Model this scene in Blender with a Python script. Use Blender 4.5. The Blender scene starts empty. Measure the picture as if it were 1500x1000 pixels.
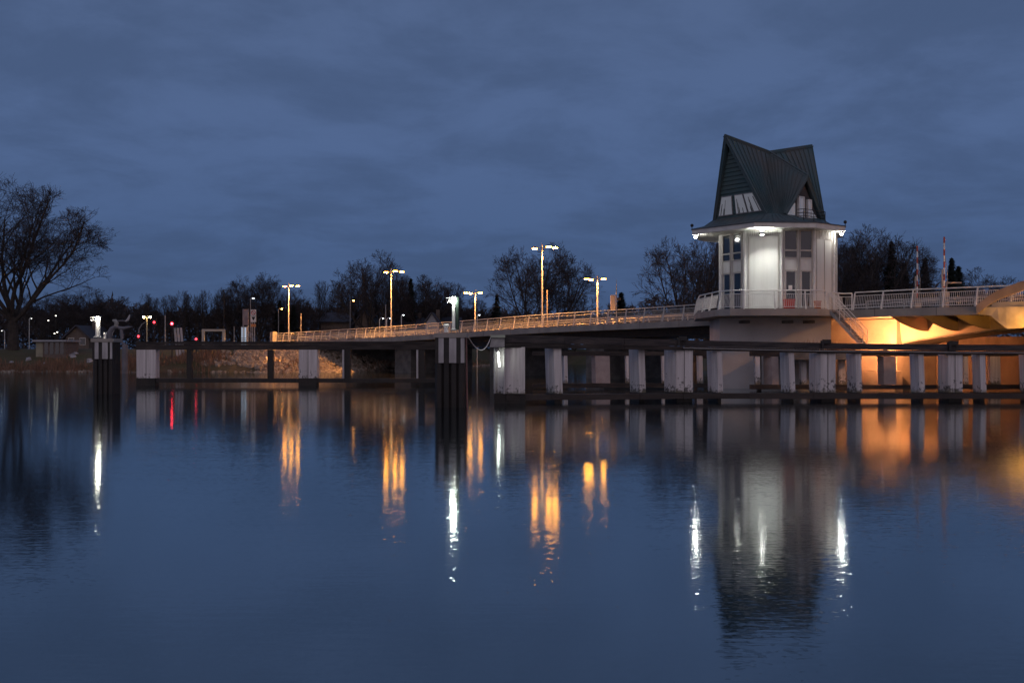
import bpy, math, random
from mathutils import Vector, Matrix
from math import sin, cos, pi, radians

scene = bpy.context.scene
COL = scene.collection

# ------------------------------------------------------------------ camera
CAM_Z = 2.5
F_PX, CX, HY = 1458.0, 750.0, 512.0        # focal length, centre column and horizon row measured on the photograph
cam_d = bpy.data.cameras.new('camera'); cam = bpy.data.objects.new('camera', cam_d); COL.objects.link(cam)
cam.location = (0, 0, CAM_Z); cam.rotation_euler = (radians(90), 0, 0)
cam_d.sensor_width = 36; cam_d.lens = 35.0; cam_d.shift_y = 12.0/1500
cam_d.clip_start = 0.5; cam_d.clip_end = 8000
scene.camera = cam

# ------------------------------------------------------------------ world: blue-hour overcast sky
world = bpy.data.worlds.new('World'); scene.world = world; world.use_nodes = True
wt = world.node_tree; wt.nodes.clear()
def wn(t, **k):
    n = wt.nodes.new(t)
    for a, b in k.items(): setattr(n, a, b)
    return n
WL = wt.links.new
tc = wn('ShaderNodeTexCoord'); sp = wn('ShaderNodeSeparateXYZ'); WL(tc.outputs['Generated'], sp.inputs[0])
def wmath(op, a, b=None, c=None):
    n = wn('ShaderNodeMath', operation=op)
    for i, v in enumerate((a, b, c)):
        if v is None: continue
        if isinstance(v, (int, float)): n.inputs[i].default_value = v
        else: WL(v, n.inputs[i])
    return n.outputs[0]
def wmix(f, a, b):
    n = wn('ShaderNodeMix', data_type='RGBA')
    for i, v in ((0, f), (6, a), (7, b)):
        if isinstance(v, (int, float)): n.inputs[i].default_value = v
        elif isinstance(v, tuple): n.inputs[i].default_value = (*v, 1)
        else: WL(v, n.inputs[i])
    return n.outputs[2]
zc = wmath('MAXIMUM', sp.outputs[2], 0.0)
grad = wn('ShaderNodeValToRGB'); WL(zc, grad.inputs[0])
cr = grad.color_ramp
cr.elements[0].position = 0.0; cr.elements[0].color = (0.054, 0.094, 0.196, 1)
cr.elements[1].position = 0.10; cr.elements[1].color = (0.067, 0.117, 0.246, 1)
for p, c in ((0.2, (0.082, 0.135, 0.275, 1)), (0.34, (0.083, 0.130, 0.255, 1)), (1.0, (0.07, 0.115, 0.20, 1))):
    e = cr.elements.new(p); e.color = c
zz = wmath('ADD', zc, 0.16)
comb = wn('ShaderNodeCombineXYZ')
WL(wmath('DIVIDE', sp.outputs[0], zz), comb.inputs[0]); WL(wmath('DIVIDE', sp.outputs[1], zz), comb.inputs[1])
n1 = wn('ShaderNodeTexNoise'); n1.inputs['Scale'].default_value = 1.7; n1.inputs['Detail'].default_value = 9; n1.inputs['Roughness'].default_value = 0.60
n1.inputs['Distortion'].default_value = 0.25
WL(comb.outputs[0], n1.inputs['Vector'])
mr = wn('ShaderNodeMapRange'); mr.interpolation_type = 'SMOOTHSTEP'; WL(n1.outputs[0], mr.inputs[0])
mr.inputs[1].default_value = 0.38; mr.inputs[2].default_value = 0.64; mr.inputs[3].default_value = 0.0; mr.inputs[4].default_value = 0.48
skyc = wmix(mr.outputs[0], grad.outputs[0], (0.043, 0.073, 0.148))
# last dusk light stays in the sky behind the photographer
bk = wn('ShaderNodeMapRange'); WL(sp.outputs[1], bk.inputs[0])
bk.inputs[1].default_value = 0.0; bk.inputs[2].default_value = -0.9; bk.inputs[3].default_value = 0.0; bk.inputs[4].default_value = 1.0
skyc = wmix(bk.outputs[0], skyc, (0.44, 0.37, 0.42))
bg = wn('ShaderNodeBackground'); WL(skyc, bg.inputs[0]); bg.inputs[1].default_value = 1.0
out = wn('ShaderNodeOutputWorld'); WL(bg.outputs[0], out.inputs[0])

scene.view_settings.view_transform = 'Standard'; scene.view_settings.look = 'None'
scene.view_settings.exposure = 0.0; scene.view_settings.gamma = 1.0
scene.render.engine = 'CYCLES'
scene.cycles.use_denoising = True
scene.cycles.sample_clamp_indirect = 12
scene.cycles.max_bounces = 6; scene.cycles.glossy_bounces = 3; scene.cycles.diffuse_bounces = 3
scene.cycles.caustics_reflective = False

# ------------------------------------------------------------------ helpers
def at(x, d):                     # photograph column at a distance -> world X
    return (x-CX)*d/F_PX
def zt(y, d):                     # photograph row at a distance -> height
    return CAM_Z+(HY-y)*d/F_PX
def W(x, y, d): return Vector((at(x, d), d, zt(y, d)))

MATS = {}
def mat(name, c1, c2=None, scale=1.0, rough=0.7, metal=0.0, bump=0.0, bscale=8.0, stretch=(1, 1, 1), spec=0.4, detail=5, lo=0.35, hi=0.65):
    if name in MATS: return MATS[name]
    m = bpy.data.materials.new(name); m.use_nodes = True; t = m.node_tree; b = t.nodes['Principled BSDF']
    b.inputs['Roughness'].default_value = rough; b.inputs['Metallic'].default_value = metal
    b.inputs['Specular IOR Level'].default_value = spec
    c2 = c2 or tuple(v*0.75 for v in c1)
    co = t.nodes.new('ShaderNodeTexCoord'); mp = t.nodes.new('ShaderNodeMapping'); mp.inputs['Scale'].default_value = stretch
    t.links.new(co.outputs['Object'], mp.inputs[0])
    n = t.nodes.new('ShaderNodeTexNoise'); n.inputs['Scale'].default_value = scale; n.inputs['Detail'].default_value = detail
    t.links.new(mp.outputs[0], n.inputs['Vector'])
    r = t.nodes.new('ShaderNodeValToRGB'); r.color_ramp.elements[0].position = lo; r.color_ramp.elements[1].position = hi
    r.color_ramp.elements[0].color = (*c1, 1); r.color_ramp.elements[1].color = (*c2, 1)
    t.links.new(n.outputs[0], r.inputs[0]); t.links.new(r.outputs[0], b.inputs['Base Color'])
    if bump:
        n2 = t.nodes.new('ShaderNodeTexNoise'); n2.inputs['Scale'].default_value = bscale; n2.inputs['Detail'].default_value = 4
        t.links.new(mp.outputs[0], n2.inputs['Vector'])
        bp = t.nodes.new('ShaderNodeBump'); bp.inputs['Strength'].default_value = bump; bp.inputs['Distance'].default_value = 0.05
        t.links.new(n2.outputs[0], bp.inputs['Height']); t.links.new(bp.outputs[0], b.inputs['Normal'])
    MATS[name] = m
    return m
def glow(name, c, s):
    if name in MATS: return MATS[name]
    m = bpy.data.materials.new(name); m.use_nodes = True; t = m.node_tree; b = t.nodes['Principled BSDF']
    b.inputs['Base Color'].default_value = (0.6, 0.6, 0.6, 1)
    b.inputs['Emission Color'].default_value = (*c, 1); b.inputs['Emission Strength'].default_value = s
    MATS[name] = m
    return m

class MB:
    def __init__(s): s.v = []; s.f = []
    def quad(s, a, b, c, d): n = len(s.v); s.v += [tuple(a), tuple(b), tuple(c), tuple(d)]; s.f.append((n, n+1, n+2, n+3)); return s
    def hexa(s, p):               # 8 points: bottom ring 0-3, top ring 4-7
        n = len(s.v); s.v += [tuple(q) for q in p]
        for f in ((3, 2, 1, 0), (4, 5, 6, 7), (0, 1, 5, 4), (1, 2, 6, 5), (2, 3, 7, 6), (3, 0, 4, 7)): s.f.append(tuple(n+i for i in f))
        return s
    def box(s, x0, x1, y0, y1, z0, z1):
        return s.hexa([(x0, y0, z0), (x1, y0, z0), (x1, y1, z0), (x0, y1, z0), (x0, y0, z1), (x1, y0, z1), (x1, y1, z1), (x0, y1, z1)])
    def prism(s, poly, z0, z1, shear=(0, 0)):      # plan polygon extruded upward; shear moves the bottom ring
        n = len(s.v); k = len(poly)
        s.v += [(p[0]+shear[0], p[1]+shear[1], z0) for p in poly] + [(p[0], p[1], z1) for p in poly]
        s.f.append(tuple(n+i for i in reversed(range(k)))); s.f.append(tuple(n+k+i for i in range(k)))
        for i in range(k): j = (i+1) % k; s.f.append((n+i, n+j, n+k+j, n+k+i))
        return s
    def slab(s, pts, t):          # 3-D polygon given a thickness t against its normal
        pts = [Vector(p) for p in pts]; nrm = (pts[1]-pts[0]).cross(pts[2]-pts[0]).normalized()
        n = len(s.v); k = len(pts)
        s.v += [tuple(p) for p in pts]+[tuple(p-nrm*t) for p in pts]
        s.f.append(tuple(n+i for i in range(k))); s.f.append(tuple(n+k+i for i in reversed(range(k))))
        for i in range(k): j = (i+1) % k; s.f.append((n+j, n+i, n+k+i, n+k+j))
        return s
    def tube(s, pts, r, n=6, cap=True):
        pts = [Vector(p) for p in pts]
        if not isinstance(r, (list, tuple)): r = [r]*len(pts)
        b = len(s.v)
        d0 = (pts[1]-pts[0]).normalized()
        ref = Vector((0, 0, 1)) if abs(d0.z) < 0.9 else Vector((1, 0, 0))
        u = d0.cross(ref).normalized()
        for i, p in enumerate(pts):
            d = (pts[min(i+1, len(pts)-1)]-pts[max(i-1, 0)])
            if d.length < 1e-9: d = d0
            d.normalize(); u = (u-d*u.dot(d)); u.normalize(); w = d.cross(u)
            for k in range(n):
                a = 2*pi*k/n; q = p+(u*cos(a)+w*sin(a))*r[i]; s.v.append((q.x, q.y, q.z))
        for i in range(len(pts)-1):
            for k in range(n):
                k2 = (k+1) % n; s.f.append((b+i*n+k, b+i*n+k2, b+(i+1)*n+k2, b+(i+1)*n+k))
        if cap and n > 2:
            s.f.append(tuple(b+k for k in reversed(range(n)))); e = b+(len(pts)-1)*n; s.f.append(tuple(e+k for k in range(n)))
        return s
    def lathe(s, c, prof, n=12):  # prof: (radius, z) pairs, around a vertical axis
        return s.tube([(c[0], c[1], c[2]+z) for r, z in prof], [max(r, 1e-3) for r, z in prof], n) if all(prof[i+1][1] > prof[i][1] for i in range(len(prof)-1)) else s._lathe(c, prof, n)
    def _lathe(s, c, prof, n):
        b = len(s.v)
        for r, z in prof:
            for k in range(n): a = 2*pi*k/n; s.v.append((c[0]+r*cos(a), c[1]+r*sin(a), c[2]+z))
        for i in range(len(prof)-1):
            for k in range(n): k2 = (k+1) % n; s.f.append((b+i*n+k, b+i*n+k2, b+(i+1)*n+k2, b+(i+1)*n+k))
        return s
    def ball(s, c, r, n=10, sq=1.0):
        return s._lathe(c, [(r*max(sin(pi*i/6), 0.02), -r*sq*cos(pi*i/6)) for i in range(7)], n)
    def wall(s, P, Q, u0, u1, z0, z1, o0, o1):     # box on a wall P->Q (u along it, o outward to its right-hand side)
        P = Vector((P[0], P[1])); Q = Vector((Q[0], Q[1])); d = (Q-P).normalized(); nn = Vector((d.y, -d.x))
        g = lambda u, o, z: ((P+d*u+nn*o).x, (P+d*u+nn*o).y, z)
        return s.hexa([g(u0, o1, z0), g(u1, o1, z0), g(u1, o0, z0), g(u0, o0, z0), g(u0, o1, z1), g(u1, o1, z1), g(u1, o0, z1), g(u0, o0, z1)])

def root_loc(p):
    v = Vector((0, 0, 0))
    while p is not None: v = v+p.location; p = p.parent
    return v
def tag(o, label=None, cat=None, group=None, kind=None):
    if label: o['label'] = label
    if cat: o['category'] = cat
    if group: o['group'] = group
    if kind: o['kind'] = kind
    return o
def build(name, mb, m, parent=None, world=True, smooth=False):
    """one mesh object; with world=True its vertices are world coordinates even under a parent"""
    me = bpy.data.meshes.new(name)
    off = root_loc(parent) if (parent is not None and world) else Vector((0, 0, 0))
    if off.length > 0: vs = [(a-off.x, b-off.y, c-off.z) for a, b, c in mb.v]
    else: vs = mb.v
    me.from_pydata(vs, [], mb.f); me.materials.append(m)
    if smooth: me.polygons.foreach_set('use_smooth', [True]*len(me.polygons))
    o = bpy.data.objects.new(name, me); COL.objects.link(o)
    if parent is not None: o.parent = parent
    return o
def thing(name, label, cat, loc=(0, 0, 0), rz=0.0, group=None):
    o = bpy.data.objects.new(name, None); COL.objects.link(o); o.location = loc; o.rotation_euler = (0, 0, rz)
    o.empty_display_size = 0.2
    return tag(o, label, cat, group)
def copy_tree(o, parent=None):
    c = o.copy(); COL.objects.link(c); c.parent = parent
    for ch in list(o.children): copy_tree(ch, c)
    return c

# ------------------------------------------------------------------ materials
M_white = mat('white_metal', (0.78, 0.77, 0.74), (0.66, 0.65, 0.63), 3, 0.45, 0.0, 0.1)
M_panel = mat('tower_panel', (0.70, 0.70, 0.67), (0.58, 0.57, 0.54), 1.3, 0.5, 0, 0.05, 3, (1.6, 1.6, 0.22), lo=0.42, hi=0.78)
M_trim = mat('tower_trim', (0.50, 0.47, 0.43), (0.42, 0.39, 0.36), 2, 0.5)
M_rail = mat('rail_steel', (0.58, 0.57, 0.55), (0.48, 0.47, 0.46), 4, 0.5, 0.1, 0.1)
M_grey = mat('galvanised_steel', (0.36, 0.36, 0.36), (0.26, 0.26, 0.27), 5, 0.5, 0.3, 0.1)
M_conc = mat('concrete', (0.40, 0.37, 0.34), (0.27, 0.25, 0.235), 0.9, 0.85, 0, 0.3, 6, lo=0.3, hi=0.7)
M_concd = mat('dark_concrete', (0.22, 0.21, 0.20), (0.12, 0.115, 0.11), 1.2, 0.9, 0, 0.4, 6)
M_girder = mat('painted_girder', (0.46, 0.38, 0.31), (0.36, 0.30, 0.25), 0.6, 0.6, 0, 0.08, 3)
M_dark = mat('dark_steel', (0.02, 0.02, 0.022), (0.035, 0.03, 0.028), 3, 0.6)
M_timber = mat('fender_timber', (0.030, 0.026, 0.026), (0.075, 0.062, 0.058), 2.2, 0.85, 0, 0.8, 14, (0.35, 1, 2.5), lo=0.4, hi=0.7)
M_wet = mat('wet_timber', (0.012, 0.011, 0.011), (0.028, 0.022, 0.02), 1.5, 0.5, 0, 0.6, 9, (1, 1, 0.4))
M_copper = mat('roof_copper', (0.05, 0.11, 0.13), (0.115, 0.11, 0.105), 0.55, 0.5, 0.0, 0.25, 2.5, (1, 1, 0.6), lo=0.3, hi=0.72)
M_siding = mat('dark_siding', (0.06, 0.115, 0.125), (0.08, 0.12, 0.12), 1.5, 0.6, 0, 0.1)
M_asph = mat('asphalt', (0.05, 0.05, 0.05), (0.065, 0.06, 0.06), 6, 0.9, 0, 0.4, 40)
M_bark = mat('bark', (0.04, 0.034, 0.032), (0.07, 0.058, 0.05), 2, 0.95, 0, 0.5, 8)
M_twig = mat('twig', (0.042, 0.036, 0.038), (0.06, 0.05, 0.05), 2, 0.95)
M_needle = mat('needles', (0.010, 0.018, 0.014), (0.018, 0.028, 0.02), 1, 0.9)
M_wood = mat('far_wood', (0.055, 0.047, 0.05), (0.085, 0.068, 0.066), 0.15, 0.95)
M_red = mat('red_paint', (0.55, 0.05, 0.04), (0.45, 0.04, 0.03), 3, 0.5)
M_pink = mat('faded_red', (0.32, 0.17, 0.16), (0.25, 0.13, 0.12), 6, 0.6)
M_stripe_w = mat('white_board', (0.56, 0.55, 0.56), (0.38, 0.37, 0.38), 2.5, 0.6, 0, 0.2, 10, (1, 1, 0.3))
M_glassd = mat('dark_glass', (0.012, 0.016, 0.024), (0.02, 0.024, 0.034), 0.7, 0.08, 0, 0, spec=0.9)
M_brick = mat('house_wall', (0.18, 0.15, 0.13), (0.14, 0.11, 0.1), 3, 0.9)
M_housew = mat('pale_render', (0.40, 0.42, 0.46), (0.34, 0.35, 0.38), 1, 0.9)
M_roof = mat('house_roof', (0.05, 0.055, 0.08), (0.07, 0.065, 0.08), 2, 0.7)
M_rock = mat('rock', (0.42, 0.36, 0.29), (0.20, 0.165, 0.14), 1.3, 0.9, 0, 0.5, 5)
M_reed = mat('reed', (0.28, 0.17, 0.12), (0.17, 0.11, 0.07), 1.2, 0.95)

def panel_mat():
    """white boards, mould blotches growing up from the foot and a few vertical runs"""
    m = bpy.data.materials.new('mouldy_white_board'); m.use_nodes = True; t = m.node_tree; b = t.nodes['Principled BSDF']; L = t.links.new
    b.inputs['Roughness'].default_value = 0.65
    co = t.nodes.new('ShaderNodeTexCoord'); geo = t.nodes.new('ShaderNodeNewGeometry')
    sx = t.nodes.new('ShaderNodeSeparateXYZ'); L(geo.outputs['Position'], sx.inputs[0])
    n1 = t.nodes.new('ShaderNodeTexNoise'); n1.inputs['Scale'].default_value = 5.5; n1.inputs['Detail'].default_value = 6; n1.inputs['Roughness'].default_value = 0.75; L(geo.outputs['Position'], n1.inputs['Vector'])
    n0 = t.nodes.new('ShaderNodeTexNoise'); n0.inputs['Scale'].default_value = 0.55; n0.inputs['Detail'].default_value = 2; L(geo.outputs['Position'], n0.inputs['Vector'])
    h = t.nodes.new('ShaderNodeMapRange'); L(sx.outputs[2], h.inputs[0]); h.inputs[1].default_value = 0.3; h.inputs[2].default_value = 1.7; h.inputs[3].default_value = 0.15; h.inputs[4].default_value = -0.16
    a = t.nodes.new('ShaderNodeMath'); a.operation = 'ADD'; L(n1.outputs[0], a.inputs[0]); L(h.outputs[0], a.inputs[1])
    a2 = t.nodes.new('ShaderNodeMath'); a2.operation = 'MULTIPLY_ADD'; L(n0.outputs[0], a2.inputs[0]); a2.inputs[1].default_value = 0.35; L(a.outputs[0], a2.inputs[2])
    k = t.nodes.new('ShaderNodeMapRange'); L(a2.outputs[0], k.inputs[0]); k.inputs[1].default_value = 0.76; k.inputs[2].default_value = 0.82; k.inputs[4].default_value = 0.85
    mp = t.nodes.new('ShaderNodeMapping'); mp.inputs['Scale'].default_value = (5, 5, 0.25); L(geo.outputs['Position'], mp.inputs[0])
    n2 = t.nodes.new('ShaderNodeTexNoise'); n2.inputs['Scale'].default_value = 1.6; n2.inputs['Detail'].default_value = 4; L(mp.outputs[0], n2.inputs['Vector'])
    r = t.nodes.new('ShaderNodeValToRGB'); r.color_ramp.elements[0].position = 0.3; r.color_ramp.elements[1].position = 0.75
    r.color_ramp.elements[0].color = (0.78, 0.74, 0.75, 1); r.color_ramp.elements[1].color = (0.50, 0.46, 0.46, 1); L(n2.outputs[0], r.inputs[0])
    mx = t.nodes.new('ShaderNodeMix'); mx.data_type = 'RGBA'; L(k.outputs[0], mx.inputs[0]); L(r.outputs[0], mx.inputs[6]); mx.inputs[7].default_value = (0.03, 0.028, 0.028, 1)
    td = t.nodes.new('ShaderNodeMapRange'); L(sx.outputs[2], td.inputs[0]); td.inputs[1].default_value = 0.72; td.inputs[2].default_value = 0.42; td.inputs[3].default_value = -0.25; td.inputs[4].default_value = 0.45
    ta = t.nodes.new('ShaderNodeMath'); ta.operation = 'ADD'; ta.use_clamp = True; L(td.outputs[0], ta.inputs[0]); L(n2.outputs[0], ta.inputs[1])
    tb_ = t.nodes.new('ShaderNodeMapRange'); L(ta.outputs[0], tb_.inputs[0]); tb_.inputs[1].default_value = 0.55; tb_.inputs[2].default_value = 0.95; tb_.inputs[4].default_value = 0.75
    m2 = t.nodes.new('ShaderNodeMix'); m2.data_type = 'RGBA'; L(tb_.outputs[0], m2.inputs[0]); L(mx.outputs[2], m2.inputs[6]); m2.inputs[7].default_value = (0.13, 0.12, 0.07, 1)
    L(m2.outputs[2], b.inputs['Base Color'])
    return m
M_board = panel_mat()

ORANGE = (1.0, 0.42, 0.10)
G_sodium = glow('sodium_lens', (1.0, 0.36, 0.022), 75)
G_sodium_down = glow('sodium_disc', (1.0, 0.40, 0.09), 4600)
G_farsod = glow('far_sodium_lens', (1.0, 0.38, 0.08), 40)
G_warm = glow('warm_lens', (1.0, 0.68, 0.28), 120)
G_white = glow('white_lens', (0.93, 1.0, 0.88), 190)
G_eave = glow('eave_lens', (1.0, 0.97, 0.88), 230)
G_eavef = glow('front_eave_disc', (0.98, 1.0, 0.92), 1450)
G_beacon = glow('beacon_lens', (1.0, 0.93, 0.78), 170)
G_red = glow('red_lens', (1.0, 0.03, 0.05), 30)
G_redd = glow('dim_red_lens', (1.0, 0.03, 0.05), 5)
G_flood = glow('flood_lens', (1.0, 0.33, 0.10), 6200)
G_floody = glow('yellow_flood_lens', (1.0, 0.43, 0.06), 520)
G_cold = glow('cold_lens', (0.85, 0.95, 1.0), 10)
G_room = glow('lit_window', (0.62, 0.72, 0.82), 0.085)
G_blueroom = glow('kiosk_light', (0.5, 0.75, 1.0), 0.45)

# ------------------------------------------------------------------ water
def water_mat():
    m = bpy.data.materials.new('river_water'); m.use_nodes = True; t = m.node_tree; t.nodes.clear(); L = t.links.new
    o = t.nodes.new('ShaderNodeOutputMaterial'); mix = t.nodes.new('ShaderNodeMixShader'); L(mix.outputs[0], o.inputs[0])
    g = t.nodes.new('ShaderNodeBsdfGlossy'); g.distribution = 'GGX'; g.inputs['Roughness'].default_value = 0.074; g.inputs['Color'].default_value = (0.80, 0.86, 0.87, 1)
    d = t.nodes.new('ShaderNodeBsdfDiffuse'); d.inputs['Color'].default_value = (0.006, 0.013, 0.022, 1)
    g2 = t.nodes.new('ShaderNodeBsdfGlossy'); g2.distribution = 'GGX'; g2.inputs['Roughness'].default_value = 0.02; g2.inputs['Color'].default_value = (0.80, 0.86, 0.87, 1)
    gm_ = t.nodes.new('ShaderNodeMixShader'); gm_.inputs[0].default_value = 0.28; L(g.outputs[0], gm_.inputs[1]); L(g2.outputs[0], gm_.inputs[2])
    L(d.outputs[0], mix.inputs[1]); L(gm_.outputs[0], mix.inputs[2])
    fr = t.nodes.new('ShaderNodeFresnel'); fr.inputs[0].default_value = 1.9
    fm = t.nodes.new('ShaderNodeMapRange'); L(fr.outputs[0], fm.inputs[0]); fm.inputs[1].default_value = 0.1; fm.inputs[2].default_value = 0.75; fm.inputs[3].default_value = 0.32; fm.inputs[4].default_value = 0.93
    L(fm.outputs[0], mix.inputs[0])
    geo = t.nodes.new('ShaderNodeNewGeometry')
    def wave(sc, st, det):
        mp = t.nodes.new('ShaderNodeMapping'); mp.inputs['Scale'].default_value = st; L(geo.outputs['Position'], mp.inputs[0])
        n = t.nodes.new('ShaderNodeTexNoise'); n.inputs['Scale'].default_value = sc; n.inputs['Detail'].default_value = det; L(mp.outputs[0], n.inputs['Vector']); return n.outputs[0]
    def bump(dist, h, prev=None):
        b = t.nodes.new('ShaderNodeBump'); b.inputs['Strength'].default_value = 1.0; b.inputs['Distance'].default_value = dist; L(h, b.inputs['Height'])
        if prev: L(prev, b.inputs['Normal'])
        return b.outputs[0]
    swell = bump(0.0016, wave(1.6, (0.16, 1.1, 1), 2))
    L(bump(0.0016, wave(7.0, (0.25, 1.2, 1), 3), swell), g.inputs['Normal'])
    def slopes(sc, st, kx, ky):
        mp = t.nodes.new('ShaderNodeMapping'); mp.inputs['Scale'].default_value = st; L(geo.outputs['Position'], mp.inputs[0])
        n = t.nodes.new('ShaderNodeTexNoise'); n.inputs['Scale'].default_value = sc; n.inputs['Detail'].default_value = 1; L(mp.outputs[0], n.inputs['Vector'])
        a = t.nodes.new('ShaderNodeVectorMath'); a.operation = 'SUBTRACT'; L(n.outputs['Color'], a.inputs[0]); a.inputs[1].default_value = (0.5, 0.5, 0.5)
        m_ = t.nodes.new('ShaderNodeVectorMath'); m_.operation = 'MULTIPLY'; L(a.outputs[0], m_.inputs[0]); m_.inputs[1].default_value = (kx, ky, 0)
        return m_.outputs[0]
    v1 = t.nodes.new('ShaderNodeVectorMath'); v1.operation = 'ADD'; L(slopes(15.0, (0.8, 1.0, 1), 0.09, 0.15), v1.inputs[0]); L(slopes(1.6, (0.3, 1.2, 1), 0.012, 0.035), v1.inputs[1])
    v2 = t.nodes.new('ShaderNodeVectorMath'); v2.operation = 'ADD'; L(v1.outputs[0], v2.inputs[0]); v2.inputs[1].default_value = (0, 0, 1)
    v3 = t.nodes.new('ShaderNodeVectorMath'); v3.operation = 'NORMALIZE'; L(v2.outputs[0], v3.inputs[0]); L(v3.outputs[0], g2.inputs['Normal'])
    return m
wm = MB(); wm.quad((-500, -30, 0), (500, -30, 0), (500, 330, 0), (-500, 330, 0))
tag(build('water', wm, water_mat()), kind='structure')

# ------------------------------------------------------------------ ground
def shore(x):
    w = 0.8*sin(x*0.31)+0.5*sin(x*0.83+1)
    if x < -20: b = 110
    elif x < 4: k = (x+20)/24; b = 110+(3*k*k-2*k*k*k)*60
    elif x < 9: b = 170
    elif x < 30: k = (x-9)/21; b = 170-(3*k*k-2*k*k*k)*64
    else: b = 106
    return b+w
def ground_z(x, y):
    s = y-shore(x)
    if s < -6: return -1.6
    if s < 0: return -1.6*(-s/6)+0.02*(1+s/6)
    k = min(s/13.0, 1.0); z = 0.02+2.55*(k*k*(3-2*k))
    dx = x+33; dy = y-131                                # embankment carrying the end of the bridge
    r = math.sqrt(dx*dx+dy*dy)
    if r < 24: z = max(z, min(3.1, (24-r)*0.24))
    return z
xs = [-2500, -1500, -900, -600]+[-400+i*20 for i in range(15)]+[-104+i*2.0 for i in range(60)]+[18+i*14 for i in range(28)]+[500, 800, 1400, 2500]
ys = [-60, 60]+[88+i*1.6 for i in range(64)]+[195, 210, 240, 300, 420, 700, 1200, 2600]
gm = MB()
for y in ys:
    for x in xs: gm.v.append((x, y, ground_z(x, y)+(0.06*sin(x*1.7+y)*cos(y*2.1) if -104 < x < 18 and 100 < y < 190 else 0)))
nx = len(xs)
for j in range(len(ys)-1):
    for i in range(nx-1): a = j*nx+i; gm.f.append((a, a+1, a+nx+1, a+nx))
M_grass = mat('bank_grass', (0.085, 0.08, 0.035), (0.11, 0.085, 0.05), 0.35, 0.95, 0, 0.9, 3)
tag(build('ground', gm, M_grass, smooth=True), kind='structure')

# ------------------------------------------------------------------ bridge
P0 = (28.3, 55.0); UX, UY = -0.631, 0.776
def bp(s, o, z=0.0): return Vector((P0[0]+UX*s-UX*0+0.776*o, P0[1]+UY*s+0.631*o, z))
ZK = [(-14, 4.86), (-6, 4.90), (0, 4.93), (8, 5.02), (12, 5.0), (23, 4.68), (29, 4.58), (40.5, 4.43), (51, 4.17), (64.3, 3.82), (88, 3.47), (95, 3.42)]
def dz(s):                                            # deck height along the bridge, smoothed
    def lin(q):
        if q <= ZK[0][0]: return ZK[0][1]
        for (a, za), (b, zb) in zip(ZK, ZK[1:]):
            if q <= b: return za+(zb-za)*(q-a)/(b-a)
        return ZK[-1][1]
    return sum(lin(s+k)*w for k, w in ((-4, 1), (-2, 2), (0, 3), (2, 2), (4, 1)))/9.0
WID = 13.0
SS = [-13+i*2.0 for i in range(55)]                   # -13 .. 95
br = thing('bridge', 'long concrete and steel road bridge crossing the river behind the timber fenders', 'bridge', bp(40, 6, 0))
def strip(mb, o0, o1, h0, h1, s0=-13, s1=95, dh=None):
    ss = [s for s in SS if s0 < s < s1]; ss = [s0]+ss+[s1]
    for a, b in zip(ss, ss[1:]):
        za, zb = dz(a), dz(b); ka, kb = (dh(a), dh(b)) if dh else (h0, h0)
        mb.hexa([bp(a, o0, za+ka), bp(b, o0, zb+kb), bp(b, o1, zb+kb), bp(a, o1, za+ka), bp(a, o0, za+h1), bp(b, o0, zb+h1), bp(b, o1, zb+h1), bp(a, o1, za+h1)])
    return mb
build('deck', strip(MB(), 0.25, WID-0.25, -0.42, -0.12), M_conc, br)
build('road_surface', strip(MB(), 2.4, WID-2.4, -0.10, -0.08), M_asph, br)
build('footway', strip(MB(), 0.27, 2.2, -0.11, 0.0), M_concd, br); build('footway', strip(MB(), WID-2.2, WID-0.27, -0.11, 0.0), M_concd, br)
build('edge_beam', strip(MB(), -0.05, 0.25, -0.46, 0.02), M_conc, br)
build('edge_beam', strip(MB(), WID-0.25, WID+0.05, -0.46, 0.02), M_conc, br)
for s in SS[1:-1:2]:                                  # joints in the edge beam
    ed = MB()
    p = bp(s, -0.065, 0); q = bp(s+0.035, -0.065, 0); p2 = bp(s, -0.045, 0); q2 = bp(s+0.035, -0.045, 0)
    ed.hexa([(*p.xy, dz(s)-0.44), (*q.xy, dz(s)-0.44), (*q2.xy, dz(s)-0.44), (*p2.xy, dz(s)-0.44), (*p.xy, dz(s)), (*q.xy, dz(s)), (*q2.xy, dz(s)), (*p2.xy, dz(s))])
    build('edge_joint', ed, M_concd, br)
build('approach_girder', strip(MB(), 1.6, WID-1.6, -1.05, -0.43, 22, 92), M_dark, br)
# haunched steel girder of the lifting span: its lower edge rises towards the right of the picture
def arch(s): return -2.05+0.97*max(0.0, min(1.6, (9.9-s)/7.9))**0.8
ss = [-13+i*0.8 for i in range(30)]
hg = MB()
for a, b in zip(ss, ss[1:]):
    b = min(b, 9.9)
    if b <= a: continue
    za, zb = dz(a), dz(b)
    hg.hexa([bp(a, 4.7, za+arch(a)), bp(b, 4.7, zb+arch(b)), bp(b, 4.9, zb+arch(b)), bp(a, 4.9, za+arch(a)), bp(a, 4.4, za-0.43), bp(b, 4.4, zb-0.43), bp(b, 4.9, zb-0.43), bp(a, 4.9, za-0.43)])
build('lift_span_girder', hg, M_girder, br)
hf = MB()
for a, b in zip(ss, ss[1:]):
    b = min(b, 9.9)
    if b <= a: continue
    za, zb = dz(a), dz(b)
    hf.hexa([bp(a, 4.55, za+arch(a)-0.10), bp(b, 4.55, zb+arch(b)-0.10), bp(b, 8.6, zb+arch(b)-0.10), bp(a, 8.6, za+arch(a)-0.10), bp(a, 4.55, za+arch(a)-0.003), bp(b, 4.55, zb+arch(b)-0.003), bp(b, 8.6, zb+arch(b)-0.003), bp(a, 8.6, za+arch(a)-0.003)])
build('girder_flange', hf, M_concd, br)
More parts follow.
